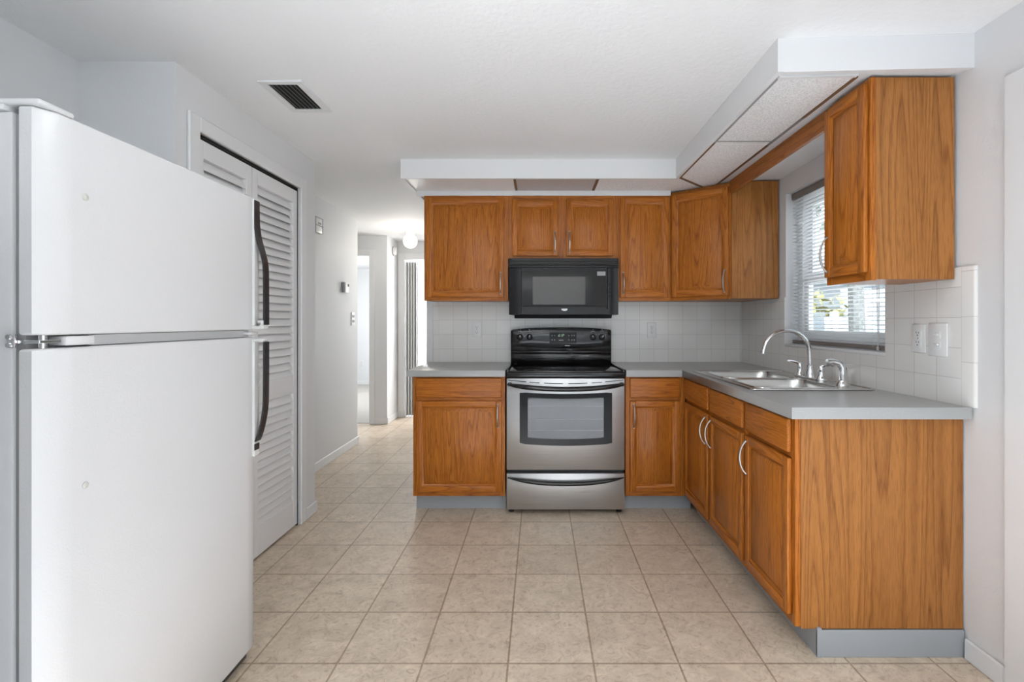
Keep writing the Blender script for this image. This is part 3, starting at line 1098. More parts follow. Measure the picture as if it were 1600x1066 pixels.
# faucet
fx, fy, fz = 1.447, 2.58, 0.9195
fc = thing('faucet', 'chrome gooseneck faucet with two lever handles on the sink', 'faucet', (fx, fy, fz))
MB().prism(round_rect(fx - 0.028, fx + 0.028, fy - 0.128, fy + 0.128, 0.027, 6), fz, fz + 0.009, 'z', bevel=0.003).build('base_plate', 'chrome', fc, world=True)
MB().lathe([(0.027, 0.009), (0.026, 0.02), (0.022, 0.035), (0.017, 0.055), (0.0165, 0.066), (0.013, 0.07)], (fx, fy, fz), 'z', 20).build('spout_base', 'chrome', fc, world=True)
pts = [(fx, fy, fz + 0.065), (fx - 0.002, fy, fz + 0.11), (fx - 0.004, fy, fz + 0.14)]
for k in range(1, 15):
    a = PI * 0.92 * k / 14
    r = 0.120
    pts.append((fx - 0.006 - r * (1 - math.cos(a)), fy, fz + 0.145 + 0.108 * math.sin(a)))
pts += [(pts[-1][0] - 0.008, fy, pts[-1][2] - 0.03)]
sp_ = MB().tube(pts, 0.0105, 12)
e = Vector(pts[-1])
sp_.tube([e + Vector((0.002, 0, 0.012)), e, e + Vector((-0.002, 0, -0.012))], [0.0115, 0.013, 0.0125], 12)
sp_.build('spout', 'chrome', fc, world=True)
for s, (ex, ey) in ((1, (-0.055, 0.03)), (-1, (0.035, -0.055))):
    hy = fy + s * 0.1
    mb = MB()
    mb.lathe([(0.024, 0.009), (0.022, 0.016), (0.016, 0.026), (0.0155, 0.05), (0.017, 0.058), (0.012, 0.072), (0.004, 0.076)], (fx, hy, fz), 'z', 18)
    mb.tube([(fx, hy, fz + 0.062), (fx + ex * 0.3, hy + ey * 0.3, fz + 0.078), (fx + ex * 0.7, hy + ey * 0.7, fz + 0.083), (fx + ex, hy + ey, fz + 0.082)], [0.009, 0.0075, 0.006, 0.0085], 10)
    mb.build('lever_handle', 'chrome', fc, world=True)
# side sprayer
sx_, sy_ = 1.432, 2.285
sp = thing('sprayer', 'chrome side sprayer standing on the sink deck right of the faucet', 'sprayer', (sx_, sy_, fz))
MB().lathe([(0.027, 0.0), (0.026, 0.006), (0.018, 0.016), (0.016, 0.024)], (sx_, sy_, fz), 'z', 18).build('base', 'chrome', sp, world=True)
MB().tube([(sx_, sy_, fz + 0.022), (sx_ + 0.002, sy_, fz + 0.06), (sx_ + 0.002, sy_ + 0.002, fz + 0.085), (sx_ - 0.012, sy_ + 0.006, fz + 0.106), (sx_ - 0.04, sy_ + 0.01, fz + 0.112), (sx_ - 0.062, sy_ + 0.012, fz + 0.108)],
          [0.0135, 0.0155, 0.0165, 0.016, 0.014, 0.0155], 14).build('spray_head', 'chrome', sp, world=True)
MB().tube([(sx_ + 0.012, sy_, fz + 0.10), (sx_ + 0.024, sy_ - 0.002, fz + 0.085), (sx_ + 0.026, sy_ - 0.002, fz + 0.062)], [0.005, 0.0055, 0.004], 8).build('trigger', 'chrome', sp, world=True)

# ------------------------------------------------------------------ range
RX0, RX1, RY = -0.2065, 0.5455, 3.06
rg = thing('range', 'stainless steel electric range with a black cooktop between the lower cabinets', 'range', ((RX0 + RX1) / 2, RY, 0))
MB().box(RX0 + 0.004, RX1 - 0.004, RY + 0.045, 3.66, 0.035, 0.866).build('body', 'blackplastic', rg, world=True)
mb = MB()
mb.box(RX0 - 0.003, RX1 + 0.003, 3.052, 3.61, 0.868, 0.902, bevel=0.008, seg=3)
mb.box(RX0 - 0.003, RX0 + 0.016, 3.058, 3.60, 0.9, 0.917, bevel=0.005)
mb.box(RX1 - 0.016, RX1 + 0.003, 3.058, 3.60, 0.9, 0.917, bevel=0.005)
mb.box(RX0 + 0.016, RX1 - 0.016, 3.053, 3.075, 0.9, 0.9105, bevel=0.004)
mb.build('cooktop', 'blackgloss', rg, world=True)
MB().box(RX0 + 0.018, RX1 - 0.018, 3.08, 3.598, 0.9015, 0.908, bevel=0.002).build('cooktop_glass', 'blackgloss', rg, world=True)
# back guard
mb = MB()
xm = (RX0 + RX1) / 2
gx0, gx1 = -0.2095, 0.5405
pl = [(gx0, 0.9), (gx1, 0.9), (gx1, 1.146)]
for k in range(5):
    a = PI / 2 * k / 4
    pl.append((gx1 - 0.016 + 0.016 * math.cos(a), 1.146 + 0.017 * math.sin(a)))
for k in range(1, 10):
    t = 1 - 2 * k / 10
    pl.append((xm + 0.36 * t, 1.165 + 0.014 * (1 - t * t)))
for k in range(5):
    a = PI / 2 + PI / 2 * k / 4
    pl.append((gx0 + 0.016 + 0.016 * math.cos(a), 1.146 + 0.017 * math.sin(a)))
mb.prism(pl, 3.612, 3.675, 'y', bevel=0.004)
mb.box(gx0 + 0.004, gx1 - 0.004, 3.598, 3.63, 0.985, 1.002, bevel=0.004)
mb.box(gx0 + 0.004, gx1 - 0.004, 3.604, 3.63, 0.92, 0.98, bevel=0.004)
mb.build('backguard', 'blackgloss', rg, world=True)
cp = MB()
pl = []
for k in range(17):
    t = -1 + 2 * k / 16
    pl.append((xm + 0.366 * t, 1.043 - 0.021 * (1 - t * t)))
for k in range(17):
    t = 1 - 2 * k / 16
    pl.append((xm + 0.364 * t, 1.148 + 0.022 * (1 - t * t)))
cp.prism(pl, 3.592, 3.618, 'y', bevel=0.004)
panel = cp.build('control_panel', 'blackgloss', rg, world=True)
for kx, rotk in ((812.5, 0.0), (827.2, 0.25), (926.6, -0.5), (940.6, 0.6)):
    X = (kx - 842) * 3.59 / 756
    z = CAMZ - (527 - 503) * 3.59 / 756
    mb = MB().lathe([(0.024, 0.0), (0.023, -0.004), (0.018, -0.008), (0.0165, -0.020), (0.012, -0.0225)], (X, 3.592, z), 'y', 22)
    mb.build('knob', 'charcoal', rg, world=True)
    mb = MB().box(-0.0016, 0.0016, 3.5685, 3.5702, 0.002, 0.016)
    bmesh.ops.rotate(mb.bm, verts=mb.bm.verts, cent=(0, 0, 0), matrix=Matrix.Rotation(rotk, 3, 'Y'))
    bmesh.ops.translate(mb.bm, verts=mb.bm.verts, vec=(X, 0, z))
    mb.build('knob_pointer', 'silver', rg, world=True)
    mk = MB()
    for dx, dz in ((-0.010, 0), (0, 0.0), (0.010, 0), (0, 0.010)):
        mk.lathe([(0.0035, 0), (0.0035, -0.0006)], (X + dx, 3.592, z + 0.044 + dz), 'y', 8)
    mk.build('dial_mark', 'greymark', rg, world=True)
MB().box(0.078, 0.280, 3.5905, 3.593, 1.062, 1.142, bevel=0.001, seg=1).build('display', 'smoke', rg, world=True)
dg = MB()
for k, segs in enumerate(('bcdeg', 'adeg', 'bc', 'abcdefg'[:5], 'abgf')):
    x0 = 0.143 + k * 0.0095
    zc, hh, ww = 1.1195, 0.0085, 0.0062
    S = {'a': (x0, x0 + ww, zc + hh - 0.001, zc + hh), 'd': (x0, x0 + ww, zc - hh, zc - hh + 0.001), 'g': (x0, x0 + ww, zc - 0.0005, zc + 0.0005),
         'b': (x0 + ww - 0.001, x0 + ww, zc, zc + hh), 'c': (x0 + ww - 0.001, x0 + ww, zc - hh, zc), 'e': (x0, x0 + 0.001, zc - hh, zc), 'f': (x0, x0 + 0.001, zc, zc + hh)}
    for ch in segs:
        q = S[ch]
        dg.box(q[0], q[1], 3.5897, 3.5906, q[2], q[3])
dg.build('clock_digits', 'green', rg, world=True)
for x in (0.098, 0.116, 0.222, 0.245, 0.262):
    for z in (1.118, 1.085):
        MB().box(x - 0.004, x + 0.004, 3.5897, 3.5906, z - 0.003, z + 0.003).build('key_mark', 'greymark', rg, world=True)
MB().box(0.148, 0.182, 3.5897, 3.5906, 1.081, 1.086).build('key_mark', 'greymark', rg, world=True)
lg = MB()
for k, hh in enumerate((0.004, 0.007, 0.0045, 0.0055, 0.0045, 0.005)):
    lg.box(0.194 + k * 0.0062, 0.1985 + k * 0.0062, 3.5905, 3.5925, 1.040, 1.040 + hh, bevel=0.0006, seg=1)
lg.build('logo', 'silver', rg, world=True)
# oven door
od_m = MB()
od_m.box(RX0 + 0.002, RX1 - 0.002, RY, RY + 0.043, 0.283, 0.862, bevel=0.004)
od = od_m.build('oven_door', 'steel', rg, world=True)
vs_m = MB()
segs = ((-0.44, -0.30), (-0.277, -0.20), (-0.165, -0.02), (0.02, 0.165), (0.20, 0.277), (0.30, 0.44))
for a, b in segs:
    a *= 0.83; b *= 0.83
    P = []
    for t in (a, (a + b) / 2, b):
        P.append((xm + t, 0.8285 + 0.024 * (t / 0.365) ** 2))
    vs_m.prism([(x, z - 0.0022) for x, z in P] + [(x, z + 0.0022) for x, z in P[::-1]], RY - 0.0008, RY + 0.0005, 'y')
vs_m.build('vent_slots', 'dark', od, world=True)
hm = MB()
pts, rs = [], []
for k in range(25):
    t = -1 + 2 * k / 24
    pts.append((xm + 0.366 * t, RY - 0.014 - 0.04 * (1 - t ** 4), 0.801 + 0.025 * t * t))
    rs.append(0.016 * (1 - 0.55 * abs(t) ** 10))
hm.tube(pts, rs, 14, sy=0.95)
for s in (-1, 1):
    hm.box(xm + s * 0.352 - 0.012, xm + s * 0.352 + 0.012, RY - 0.028, RY + 0.0, 0.814, 0.838, bevel=0.005)
hm.build('handle', 'blackgloss', od, world=True)
fr = MB()
wx0, wx1, wz0, wz1 = -0.1215, 0.4615, 0.452, 0.776
ix0, ix1, iz0, iz1 = -0.070, 0.409, 0.4895, 0.744
outl = smile_rect(wx0, wx1, wz0, wz1, 0.012, 0.014, 0.008)
innl = smile_rect(ix0, ix1, iz0, iz1, 0.009, 0.009, 0.004)
def loop(mb, P, y):
    return [mb.bm.verts.new((x, y, z)) for x, z in P]
La, Lb, Lc, Ld = loop(fr, outl, RY + 0.001), loop(fr, outl, RY - 0.012), loop(fr, innl, RY - 0.012), loop(fr, innl, RY - 0.002)
for P_, Q_ in ((La, Lb), (Lb, Lc), (Lc, Ld)):
    n = len(P_)
    for k in range(n):
        fr.bm.faces.new((P_[k], P_[(k + 1) % n], Q_[(k + 1) % n], Q_[k]))
bmesh.ops.recalc_face_normals(fr.bm, faces=fr.bm.faces)
fr.build('window_frame', 'ovenframe', od, world=True)
MB().prism(innl, RY - 0.0035, RY - 0.001, 'y').build('oven_interior', 'oveninside', od, world=True)
MB().prism(innl, RY - 0.0108, RY - 0.009, 'y').build('window_glass', 'ovenglass', od, world=True)
rk = MB()
for z in (0.687, 0.605, 0.535):
    rk.tube([(ix0 + 0.004, RY - 0.006, z), (ix1 - 0.004, RY - 0.006, z)], 0.0016, 6)
rk.build('oven_rack', 'rackmetal', od, world=True)
# drawer
dr = MB().box(RX0 + 0.002, RX1 - 0.002, RY, RY + 0.043, 0.031, 0.2605, bevel=0.004).build('drawer', 'steel', rg, world=True)
hm = MB()
pts, rs = [], []
for k in range(25):
    t = -1 + 2 * k / 24
    pts.append((xm + 0.366 * t, RY - 0.006 - 0.022 * (1 - t ** 4), 0.203 + 0.032 * t * t))
    rs.append(0.014 * (1 - 0.75 * abs(t) ** 4))
hm.tube(pts, rs, 12)
hm.build('handle', 'blackgloss', dr, world=True)
for x in (RX0 + 0.03, RX1 - 0.03):
    for y in (RY + 0.06, 3.6):
        MB().lathe([(0.018, 0.0), (0.018, 0.01), (0.008, 0.012), (0.008, 0.04)], (x, y, 0.0), 'z', 12).build('foot', 'blackplastic', rg, world=True)

# ------------------------------------------------------------------ microwave
MY = 3.30
mw = thing('microwave', 'black over-the-range microwave under the short oak cabinet', 'microwave', (0.17, MY, 1.245))
px = lambda x, y=MY: (x - 842) * y / 756
pz = lambda v, y=MY: CAMZ - (v - 503) * y / 756
MX0, MX1 = -0.205, 0.545
MB().box(MX0 + 0.003, MX1 - 0.003, MY + 0.028, 3.688, 1.268, 1.656).build('body', 'blackplastic', mw, world=True)
mb = MB().prism([(MY + 0.03, 1.656), (MY + 0.03, 1.612), (MY + 0.003, 1.606), (MY + 0.018, 1.656)], MX0, MX1, 'x')
mb.build('vent_grille', 'blackgloss', mw, world=True)
vl = MB()
for k in range(4):
    z = 1.614 + k * 0.011
    vl.box(MX0 + 0.01, MX1 - 0.01, MY + 0.0025 + k * 0.0038, MY + 0.01 + k * 0.0038, z, z + 0.004)
vl.build('vent_fins', 'blackplastic', mw, world=True)
MB().box(MX0, MX1, MY - 0.002, MY + 0.03, 1.590, 1.605, bevel=0.003).build('brow', 'charcoal', mw, world=True)
# curved left stile of the door and curved control column at the right
def col(x0, x1, left):
    P = []
    n = 8
    for k in range(n + 1):
        t = k / n
        x = x0 + (x1 - x0) * t
        bulge = math.sin(PI / 2 * (t if left else 1 - t)) * 0.022
        P.append((x, MY + 0.022 - bulge))
    P += [(x1, MY + 0.029), (x0, MY + 0.029)]
    return P
dm = MB()
dm.prism(col(MX0, px(814), True), 1.269, 1.588, 'z')
dm.box(px(814) + 0.001, px(948.5), MY, MY + 0.029, 1.269, 1.588, bevel=0.002, seg=1)
mdoor = dm.build('door', 'charcoal', mw, world=True)
MB().box(px(815.5), px(947), MY - 0.0016, MY + 0.004, pz(478), pz(420.5), bevel=0.0008, seg=1).build('door_glass', 'smoke', mdoor, world=True)
MB().box(px(832.5), px(914.5), MY - 0.0024, MY - 0.0012, pz(476), pz(432.5)).build('door_screen', 'mesh_glass', mdoor, world=True)
MB().box(px(816), px(947), MY - 0.003, MY + 0.004, pz(479.3), pz(477.3)).build('door_seam', 'dark', mdoor, world=True)
lg = MB()
for k in range(5):
    lg.box(px(877.2) + k * 0.0085, px(877.2) + k * 0.0085 + 0.0075, MY - 0.0022, MY + 0.001, pz(484.2), pz(482.6) + (0.001 if k % 2 else 0), bevel=0.0008, seg=1)
lg.prism([(px(877.5) + 0.04 * t, pz(484.6) - 0.006 * (1 - (2 * t - 1) ** 2)) for t in (0, .25, .5, .75, 1)], MY - 0.0018, MY + 0.001, 'y')
lg.build('logo', 'silver', mdoor, world=True)
MB().box(px(933), px(946), MY - 0.0026, MY - 0.001, pz(431), pz(424.5)).build('display', 'greymark', mw, world=True)
MB().prism(col(px(949.5), MX1, False), 1.269, 1.588, 'z').build('control_column', 'charcoal', mw, world=True)
for k in range(4):
    v = 444.3 + k * 6.2
    MB().box(px(950.8), px(955.4), MY - 0.0025, MY + 0.004, pz(v + 1.2), pz(v - 1.2), bevel=0.001, seg=1).build('button', 'dark', mw, world=True)
P = []
for k in range(9):
    a = PI * k / 8
    P.append((px(942) + 0.05 * math.cos(a), 1.271 + 0.044 * math.sin(a)))
MB().prism(P, MY - 0.004, MY + 0.004, 'y', bevel=0.0015, seg=1).build('open_button', 'charcoal', mw, world=True)
MB().prism([(MY + 0.05, 1.268), (3.68, 1.268), (3.68, 1.245), (MY + 0.07, 1.245)], px(803), px(958), 'x').build('underside', 'charcoal', mw, world=True)

# ------------------------------------------------------------------ refrigerator
FX, FY0, FY1 = -1.02, 0.992, 1.7605
fg = thing('refrigerator', 'white top-freezer refrigerator standing at the left with black handle grips', 'refrigerator', (-1.42, 1.38, 0))
MB().box(-1.80, -1.085, FY0 + 0.004, FY1 - 0.006, 0.03, 1.655, bevel=0.006).build('body', 'fridge_side', fg, world=True)
MB().box(-1.09, -1.064, FY0 + 0.012, FY1 - 0.012, 0.07, 1.65).build('gasket', 'gasket', fg, world=True)
MB().box(-1.10, -1.05, FY0 + 0.02, FY1 - 0.02, 0.012, 0.052, bevel=0.004).build('base_grille', 'charcoal', fg, world=True)
for x in (-1.12, -1.74):
    for y in (FY0 + 0.06, FY1 - 0.06):
        MB().lathe([(0.02, 0), (0.02, 0.035)], (x, y, 0), 'z', 12).build('foot', 'blackplastic', fg, world=True)


def fridge_door(name, z0, z1):
    mb = MB()
    # plan outline with gently crowned front and rounded vertical edges
    P = [(-1.066, FY0), (-1.066, FY1)]
    n = 22
    for k in range(n + 1):
        t = 1 - 2 * k / n
        y = (FY0 + FY1) / 2 + (FY1 - FY0) / 2 * t
        e = max(0.0, (abs(t) - 0.93) / 0.07)
        x = FX + 0.004 * (1 - t * t) - 0.002 - 0.018 * e * e
        P.append((x, y))
    mb.prism(P, z0, z1, 'z')
    es = [e for e in mb.bm.edges if abs(e.verts[0].co.z - e.verts[1].co.z) < 1e-6]
    bmesh.ops.bevel(mb.bm, geom=es, offset=0.006, segments=3, profile=0.5, affect='EDGES', clamp_overlap=True)
    return mb.build(name, 'fridge', fg, world=True, sharp=0.9)


fz_d = fridge_door('freezer_door', 1.192, 1.665)
fr_d = fridge_door('fridge_door', 0.058, 1.164)
HY0, HY1 = 1.724, 1.756


def fridge_handle(parent, prof, tail, grip_hi, cut):
    """prof: (projection, z) along the outer edge"""
    outer = [(FX + p, z) for p, z in prof]
    inner = [(FX + max(-0.004, p - 0.021), z) for p, z in prof]
    body = MB()
    n = len(prof)
    for i in range(n - 1):
        q = [outer[i], outer[i + 1], inner[i + 1], inner[i]]
        vs0 = [body.bm.verts.new((x, HY0, z)) for x, z in q]
        vs1 = [body.bm.verts.new((x, HY1, z)) for x, z in q]
        body.bm.faces.new(vs0)
        body.bm.faces.new(vs1[::-1])
        for k in range(4):
            body.bm.faces.new((vs0[k], vs1[k], vs1[(k + 1) % 4], vs0[(k + 1) % 4]))
    bmesh.ops.remove_doubles(body.bm, verts=body.bm.verts, dist=1e-5)
    # delete interior walls (faces whose twin coincides)
    seen = {}
    for f in list(body.bm.faces):
        key = tuple(sorted(v.index if v.index >= 0 else id(v) for v in f.verts))
        seen.setdefault(tuple(sorted(id(v) for v in f.verts)), []).append(f)
    for fs in seen.values():
        if len(fs) > 1:
            bmesh.ops.delete(body.bm, geom=fs, context='FACES_ONLY')
    for q in tail:
        body.box(FX + q[0], FX + q[1], HY0 - 0.001, HY1 + 0.001, q[2], q[3], bevel=0.003, seg=1)
    bmesh.ops.recalc_face_normals(body.bm, faces=body.bm.faces)
    body.build('handle', 'handle_white', parent, world=True)
    g = MB()
    gp = [(p, z) for p, z in prof if grip_hi[0] <= z <= grip_hi[1]]
    for (p0, za), (p1, zb) in zip(gp, gp[1:]):
        g.bm.faces.new([g.bm.verts.new(v) for v in ((FX + p0 + 0.004, HY0 + 0.001, za), (FX + p1 + 0.004, HY0 + 0.001, zb), (FX + p1 + 0.004, HY1 - 0.001, zb), (FX + p0 + 0.004, HY1 - 0.001, za))])
    bmesh.ops.remove_doubles(g.bm, verts=g.bm.verts, dist=1e-5)
    bmesh.ops.recalc_face_normals(g.bm, faces=g.bm.faces)
    r = bmesh.ops.extrude_face_region(g.bm, geom=list(g.bm.faces))
    nv = [v for v in r['geom'] if isinstance(v, bmesh.types.BMVert)]
    bmesh.ops.translate(g.bm, verts=nv, vec=(-0.006, 0, 0))
    bmesh.ops.recalc_face_normals(g.bm, faces=g.bm.faces)
    g.build('handle_grip', 'blackplastic', parent, world=True)


def smooth(prof, n=6):
    out = []
    for i in range(len(prof) - 1):
        p0 = prof[max(i - 1, 0)]; p1 = prof[i]; p2 = prof[i + 1]; p3 = prof[min(i + 2, len(prof) - 1)]
        for k in range(n):
            t = k / n
            out.append(tuple(0.5 * (2 * b + (c - a) * t + (2 * a - 5 * b + 4 * c - d) * t * t + (-a + 3 * b - 3 * c + d) * t ** 3) for a, b, c, d in zip(p0, p1, p2, p3)))
    out.append(prof[-1])
    return out


fridge_handle(fz_d, smooth([(0.003, 1.662), (0.004, 1.60), (0.005, 1.57), (0.011, 1.525), (0.022, 1.483), (0.033, 1.44), (0.037, 1.40), (0.038, 1.30), (0.038, 1.198)]),
              [(-0.006, 0.038, 1.194, 1.206), (-0.006, 0.0055, 1.205, 1.66)], (1.203, 1.655), None)
fridge_handle(fr_d, smooth([(0.038, 1.160), (0.038, 1.05), (0.037, 0.95), (0.035, 0.91), (0.029, 0.868), (0.018, 0.82), (0.006, 0.787), (0.003, 0.76), (0.003, 0.745)]),
              [(-0.006, 0.038, 1.148, 1.160), (-0.006, 0.0055, 0.738, 1.15)], (0.79, 1.150), None)
MB().box(FX + 0.004, FX + 0.007, HY0 + 0.001, HY1 - 0.001, 0.760, 0.783, bevel=0.001, seg=1).build('handle_tip', 'blackplastic', fr_d, world=True)
em = MB()
for z0, z1 in ((1.055, 1.072), (0.985, 0.997)):
    em.box(FX + 0.021, FX + 0.025, HY0 - 0.0014, HY0 + 0.001, z0, z1, bevel=0.0005, seg=1)
em.tube([(FX + 0.022, HY0 - 0.0005, 1.05), (FX + 0.026, HY0 - 0.0005, 1.03), (FX + 0.0255, HY0 - 0.0005, 1.015), (FX + 0.021, HY0 - 0.0005, 0.998)], 0.0012, 6)
em.build('emblem', 'greymark', fr_d, world=True)
for par, z in ((fz_d, 1.50), (fr_d, 0.853)):
    MB().lathe([(0.0075, -0.003), (0.0075, 0.0025), (0.005, 0.004)], (FX - 0.001, 1.088, z), 'x', 16).build('hole_plug', 'magnet', par, world=True)
# hinges
MB().box(-1.30, -1.022, FY0 - 0.004, FY0 + 0.075, 1.6655, 1.679, bevel=0.006, seg=3).build('top_hinge_cover', 'fridge', fg, world=True)
MB().box(-1.30, -1.095, FY0 - 0.003, FY0 + 0.07, 1.655, 1.667, bevel=0.002).build('hinge_cover_foot', 'fridge', fg, world=True)
mb = MB()
mb.box(-1.085, -1.028, FY0 + 0.004, FY0 + 0.05, 1.175, 1.182, bevel=0.001, seg=1)
mb.box(-1.087, -1.072, FY0 - 0.004, FY0 + 0.006, 1.166, 1.194, bevel=0.002)
mb.lathe([(0.007, 0), (0.007, 0.027)], (-1.04, FY0 + 0.022, 1.1645), 'z', 12)
mb.lathe([(0.006, 0), (0.005, -0.004)], (-1.081, FY0 - 0.004, 1.172), 'y', 10)
mb.lathe([(0.006, 0), (0.005, -0.004)], (-1.081, FY0 - 0.004, 1.189), 'y', 10)
mb.build('middle_hinge', 'chrome', fg, world=True)
MB().box(-1.064, -1.024, FY0 + 0.056, FY0 + 0.125, 1.168, 1.189, bevel=0.004).build('hinge_sleeve', 'fridge', fg, world=True)
MB().box(-1.064, -1.045, FY0 + 0.13, FY1 - 0.02, 1.166, 1.190).build('mullion', 'fridge', fg, world=True)
MB().box(-1.064, -1.022, FY1 - 0.05, FY1 + 0.003, 1.174, 1.183, bevel=0.002).build('door_stop', 'fridge', fg, world=True)


# ------------------------------------------------------------------ outlets, switches and small things on walls
def outlet(label, loc, rotz, group='outlets in the tile'):
    o = thing('outlet', label, 'outlet', loc, rotz, group)
    MB().box(-0.035, 0.035, -0.006, 0, -0.0575, 0.0575, bevel=0.003).build('cover_plate', 'plate', o)
    for s in (-1, 1):
        mb = MB().prism(round_rect(-0.016, 0.016, s * 0.0195 - 0.0145, s * 0.0195 + 0.0145, 0.008, 4), -0.0085, -0.005, 'y', mat=0)
        mb.box(-0.0075, -0.0055, -0.0092, -0.008, s * 0.0195 + 0.0005, s * 0.0195 + 0.0085, mat=1)
        mb.box(0.0055, 0.0075, -0.0092, -0.008, s * 0.0195 + 0.0005, s * 0.0195 + 0.0075, mat=1)
        mb.lathe([(0.0028, -0.0005), (0.0028, 0.0008)], (0, -0.0087, s * 0.0195 - 0.007), 'y', 8, mat=1)
        mb.build('receptacle', ['plate', 'slot'], o)
    MB().lathe([(0.003, 0), (0.003, -0.001)], (0, -0.006, 0), 'y', 8).build('screw', 'greymark', o)
    return o


outlet('white outlet in the backsplash left of the range', (-0.473, YB - 0.0095, 1.159), 0)
outlet('white outlet in the backsplash right of the range', (0.861, YB - 0.0095, 1.158), 0)
outlet('white outlet in the side backsplash beside the switch plate', (XR - 0.0095, 1.961, 1.153), -PI / 2)
outlet('small white outlet low on the far bedroom wall', (-3.44, 9.3995, 0.41), 0, None)
sw = thing('switch_plate', 'oversized white switch plate at the right end of the backsplash', 'switch', (XR - 0.0095, 1.866, 1.151), -PI / 2)
MB().box(-0.044, 0.044, -0.007, 0, -0.064, 0.064, bevel=0.003).build('cover_plate', 'plate', sw)
for s in (-1, 1):
    mb = MB().prism(round_rect(-0.016, 0.016, s * 0.019 - 0.0145, s * 0.019 + 0.0145, 0.006, 4), -0.0095, -0.006, 'y')
    mb.build('switch_bezel', 'plate', sw)
    MB().box(-0.010, 0.010, -0.015, -0.009, s * 0.019 - 0.004, s * 0.019 + 0.005, bevel=0.002).build('switch_lever', 'plate', sw)

# hall wall things (left wall, facing +x)
ls = thing('light_switch', 'white light switch plate on the hall wall near its corner', 'switch', (XL + 0.0005, 4.73, 1.25), PI / 2)
MB().box(-0.045, 0.045, -0.006, 0, -0.064, 0.064, bevel=0.003).build('cover_plate', 'plate', ls)
for s in (-1, 1):
    MB().box(-0.022, 0.022, -0.010, -0.006, s * 0.024 - 0.012, s * 0.024 + 0.012, bevel=0.002).build('rocker', 'greymark', ls)
th = thing('thermostat', 'grey and white thermostat on the hall wall', 'thermostat', (XL + 0.0005, 4.52, 1.49), PI / 2)
MB().box(-0.06, 0.06, -0.028, 0, 0, 0.10, bevel=0.006).build('case', 'plate', th)
MB().box(-0.062, -0.03, -0.030, -0.002, 0.002, 0.098, bevel=0.004).build('side_grille', 'greymark', th)
MB().box(0.015, 0.045, -0.0295, -0.027, 0.06, 0.085).build('screen', 'slot', th)
ch = thing('door_chime', 'small grey and white door chime high on the hall wall', 'chime', (XL + 0.0005, 3.945, 1.945), PI / 2)
MB().box(-0.075, 0.075, -0.03, 0, 0, 0.125, bevel=0.004).build('case', 'plate', ch)
mb = MB()
for x0, x1, z0, z1 in ((-0.07, 0.07, 0.118, 0.124), (-0.07, 0.07, 0.055, 0.062), (-0.07, -0.06, 0.0, 0.12), (0.055, 0.066, 0.0, 0.12), (-0.02, 0.03, 0.07, 0.085)):
    mb.box(x0, x1, -0.0315, -0.029, z0, z1)
mb.build('grille_bars', 'gasket', ch)
sd = thing('smoke_alarm', 'round white smoke alarm on the wall beside the globe lamp', 'smoke alarm', (-1.8095, 6.02, 2.10), PI / 2)
MB().lathe([(0.055, 0.0), (0.055, -0.02), (0.045, -0.034), (0.02, -0.036)], (0, 0, 0), 'y', 24).build('housing', 'plate', sd)
MB().lathe([(0.058, 0.0), (0.058, -0.008)], (0, 0, 0), 'y', 24).build('base_ring', 'gasket', sd)

gl = thing('ceiling_lamp', 'lit round globe lamp on the hall ceiling', 'lamp', (-1.462, 5.5, H))
MB().lathe([(0.062, -0.0005), (0.06, -0.015), (0.05, -0.026), (0.046, -0.045)], (0, 0, 0), 'z', 24).build('lamp_base', 'trim', gl)
prof = []
for k in range(13):
    a = -PI / 2 + PI * k / 12
    prof.append((max(0.002, 0.08 * math.cos(a)), 0.08 * math.sin(a) - 0.115))
MB().lathe(prof, (0, 0, 0), 'z', 28).build('globe_shade', 'globe', gl)
pl_ = bpy.data.lights.new('globe_light', 'POINT')
pl_.energy = 5
pl_.color = (1, 0.93, 0.8)
pl_.shadow_soft_size = 0.05
po = bpy.data.objects.new('globe_light', pl_)
C.objects.link(po)
po.location = (-1.40, 5.2, 1.98)

# ------------------------------------------------------------------ outside the window
struct(MB().box(-12, 40, -9, 40, -0.47, -0.37), 'ground', 'concrete')
hs = thing('neighbour_house', 'pale blue-white house beyond the window', 'house', (10.5, 16, -0.35))
MB().box(7.6, 13.5, 12.2, 19.5, -0.35, 2.25).build('siding', 'siding', hs, world=True)
MB().prism([(7.2, 2.25), (13.9, 2.25), (10.5, 3.6)], 11.8, 19.9, 'y').build('roof', 'roof', hs, world=True)
for x in (8.2, 10.4):
    f = MB().box(x, x + 1.0, 12.17, 12.2, 0.7, 1.8).build('house_window', 'vinyl', hs, world=True)
    MB().box(x + 0.07, x + 0.93, 12.16, 12.175, 0.77, 1.73).build('house_pane', 'roof', f, world=True)


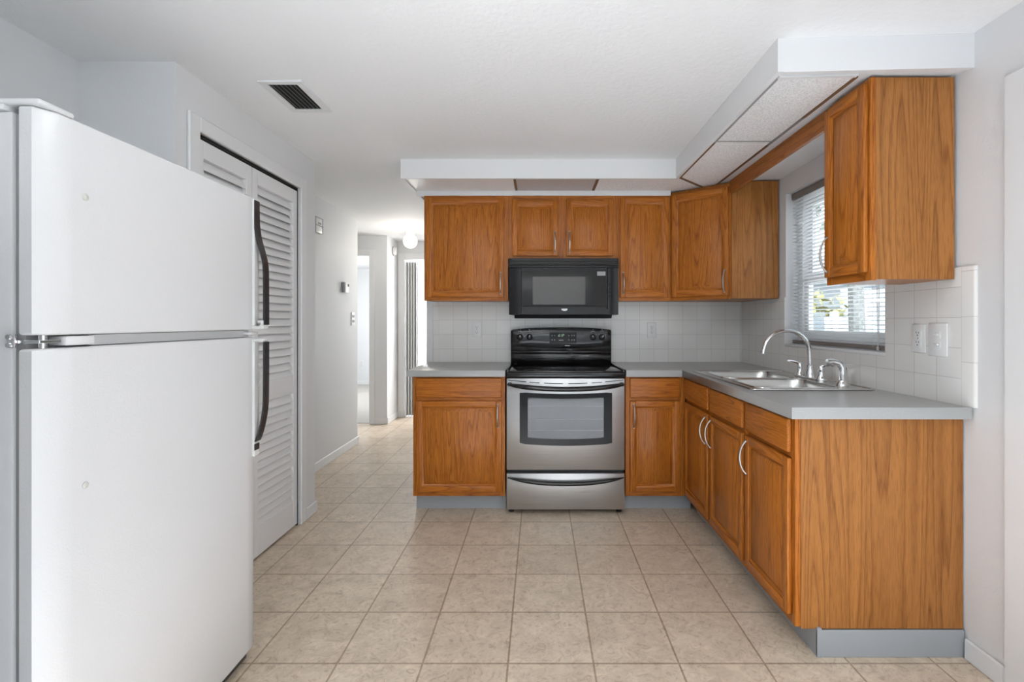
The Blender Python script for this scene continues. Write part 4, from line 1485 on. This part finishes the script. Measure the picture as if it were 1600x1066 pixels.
def shrub(label, c, r, hgt, mat, name='shrub', trunk=None):
    o = thing(name, label, 'shrub' if name == 'shrub' else 'tree', (c[0], c[1], -0.35), group='plants outside the window')
    rnd = random.Random(int(c[0] * 100))
    mb = MB()
    zc = -0.35 + hgt * (0.5 if trunk is None else 0.8)
    for k in range(420):
        a, b = rnd.uniform(0, 2 * PI), rnd.uniform(-1, 1)
        q = rnd.random() ** 0.4
        s = math.sqrt(1 - b * b)
        p = Vector((c[0] + r * q * s * math.cos(a), c[1] + r * q * s * math.sin(a), zc + hgt * (0.5 if trunk is None else 0.28) * q * b))
        d = Vector((rnd.uniform(-1, 1), rnd.uniform(-1, 1), rnd.uniform(-1, 1))).normalized()
        e_ = d.cross(Vector((0.3, 0.2, 1))).normalized()
        L = 0.16
        mb.quad(p - d * L, p + e_ * L * 0.4, p + d * L, p - e_ * L * 0.4)
    mb.build('foliage', mat, o, world=True)
    if trunk:
        MB().tube([(c[0], c[1], -0.35), (c[0] + 0.05, c[1], 0.8), (c[0] - 0.03, c[1] + 0.05, zc)], [trunk * 1.2, trunk, trunk * 0.7], 10).build('trunk', 'bark', o, world=True)
    else:
        MB().tube([(c[0], c[1], -0.35), (c[0], c[1], zc)], [0.05, 0.03], 8).build('stem', 'bark', o, world=True)


fn = thing('fence', 'white panel fence beyond the window blind', 'fence', (7.0, 9.5, -0.35))
for k in range(4):
    x = 4.6 + k * 1.2
    MB().box(x - 0.06, x + 0.06, 9.44, 9.56, -0.35, 1.42, bevel=0.01, seg=1).build('post', 'vinyl', fn, world=True)
    if k < 3:
        MB().box(x + 0.06, x + 1.14, 9.48, 9.52, -0.25, 1.30).build('fence_board', 'siding', fn, world=True)
shrub('yellow-green shrub rising behind the white fence outside', (6.1, 10.5), 0.7, 2.25, 'leaf_y')
shrub('dark green shrub in front of the white fence outside', (7.3, 8.75), 0.4, 1.45, 'leaf')
shrub('tree with a grey trunk in front of the fence outside', (5.45, 8.35), 1.3, 5.8, 'leaf', 'tree', 0.13)
# unseen wall added behind the camera to keep low sky out of reflections
struct(MB().box(-6, 9, -8.2, -8.0, -0.45, 2.2), 'wall_sky_block', 'toe')
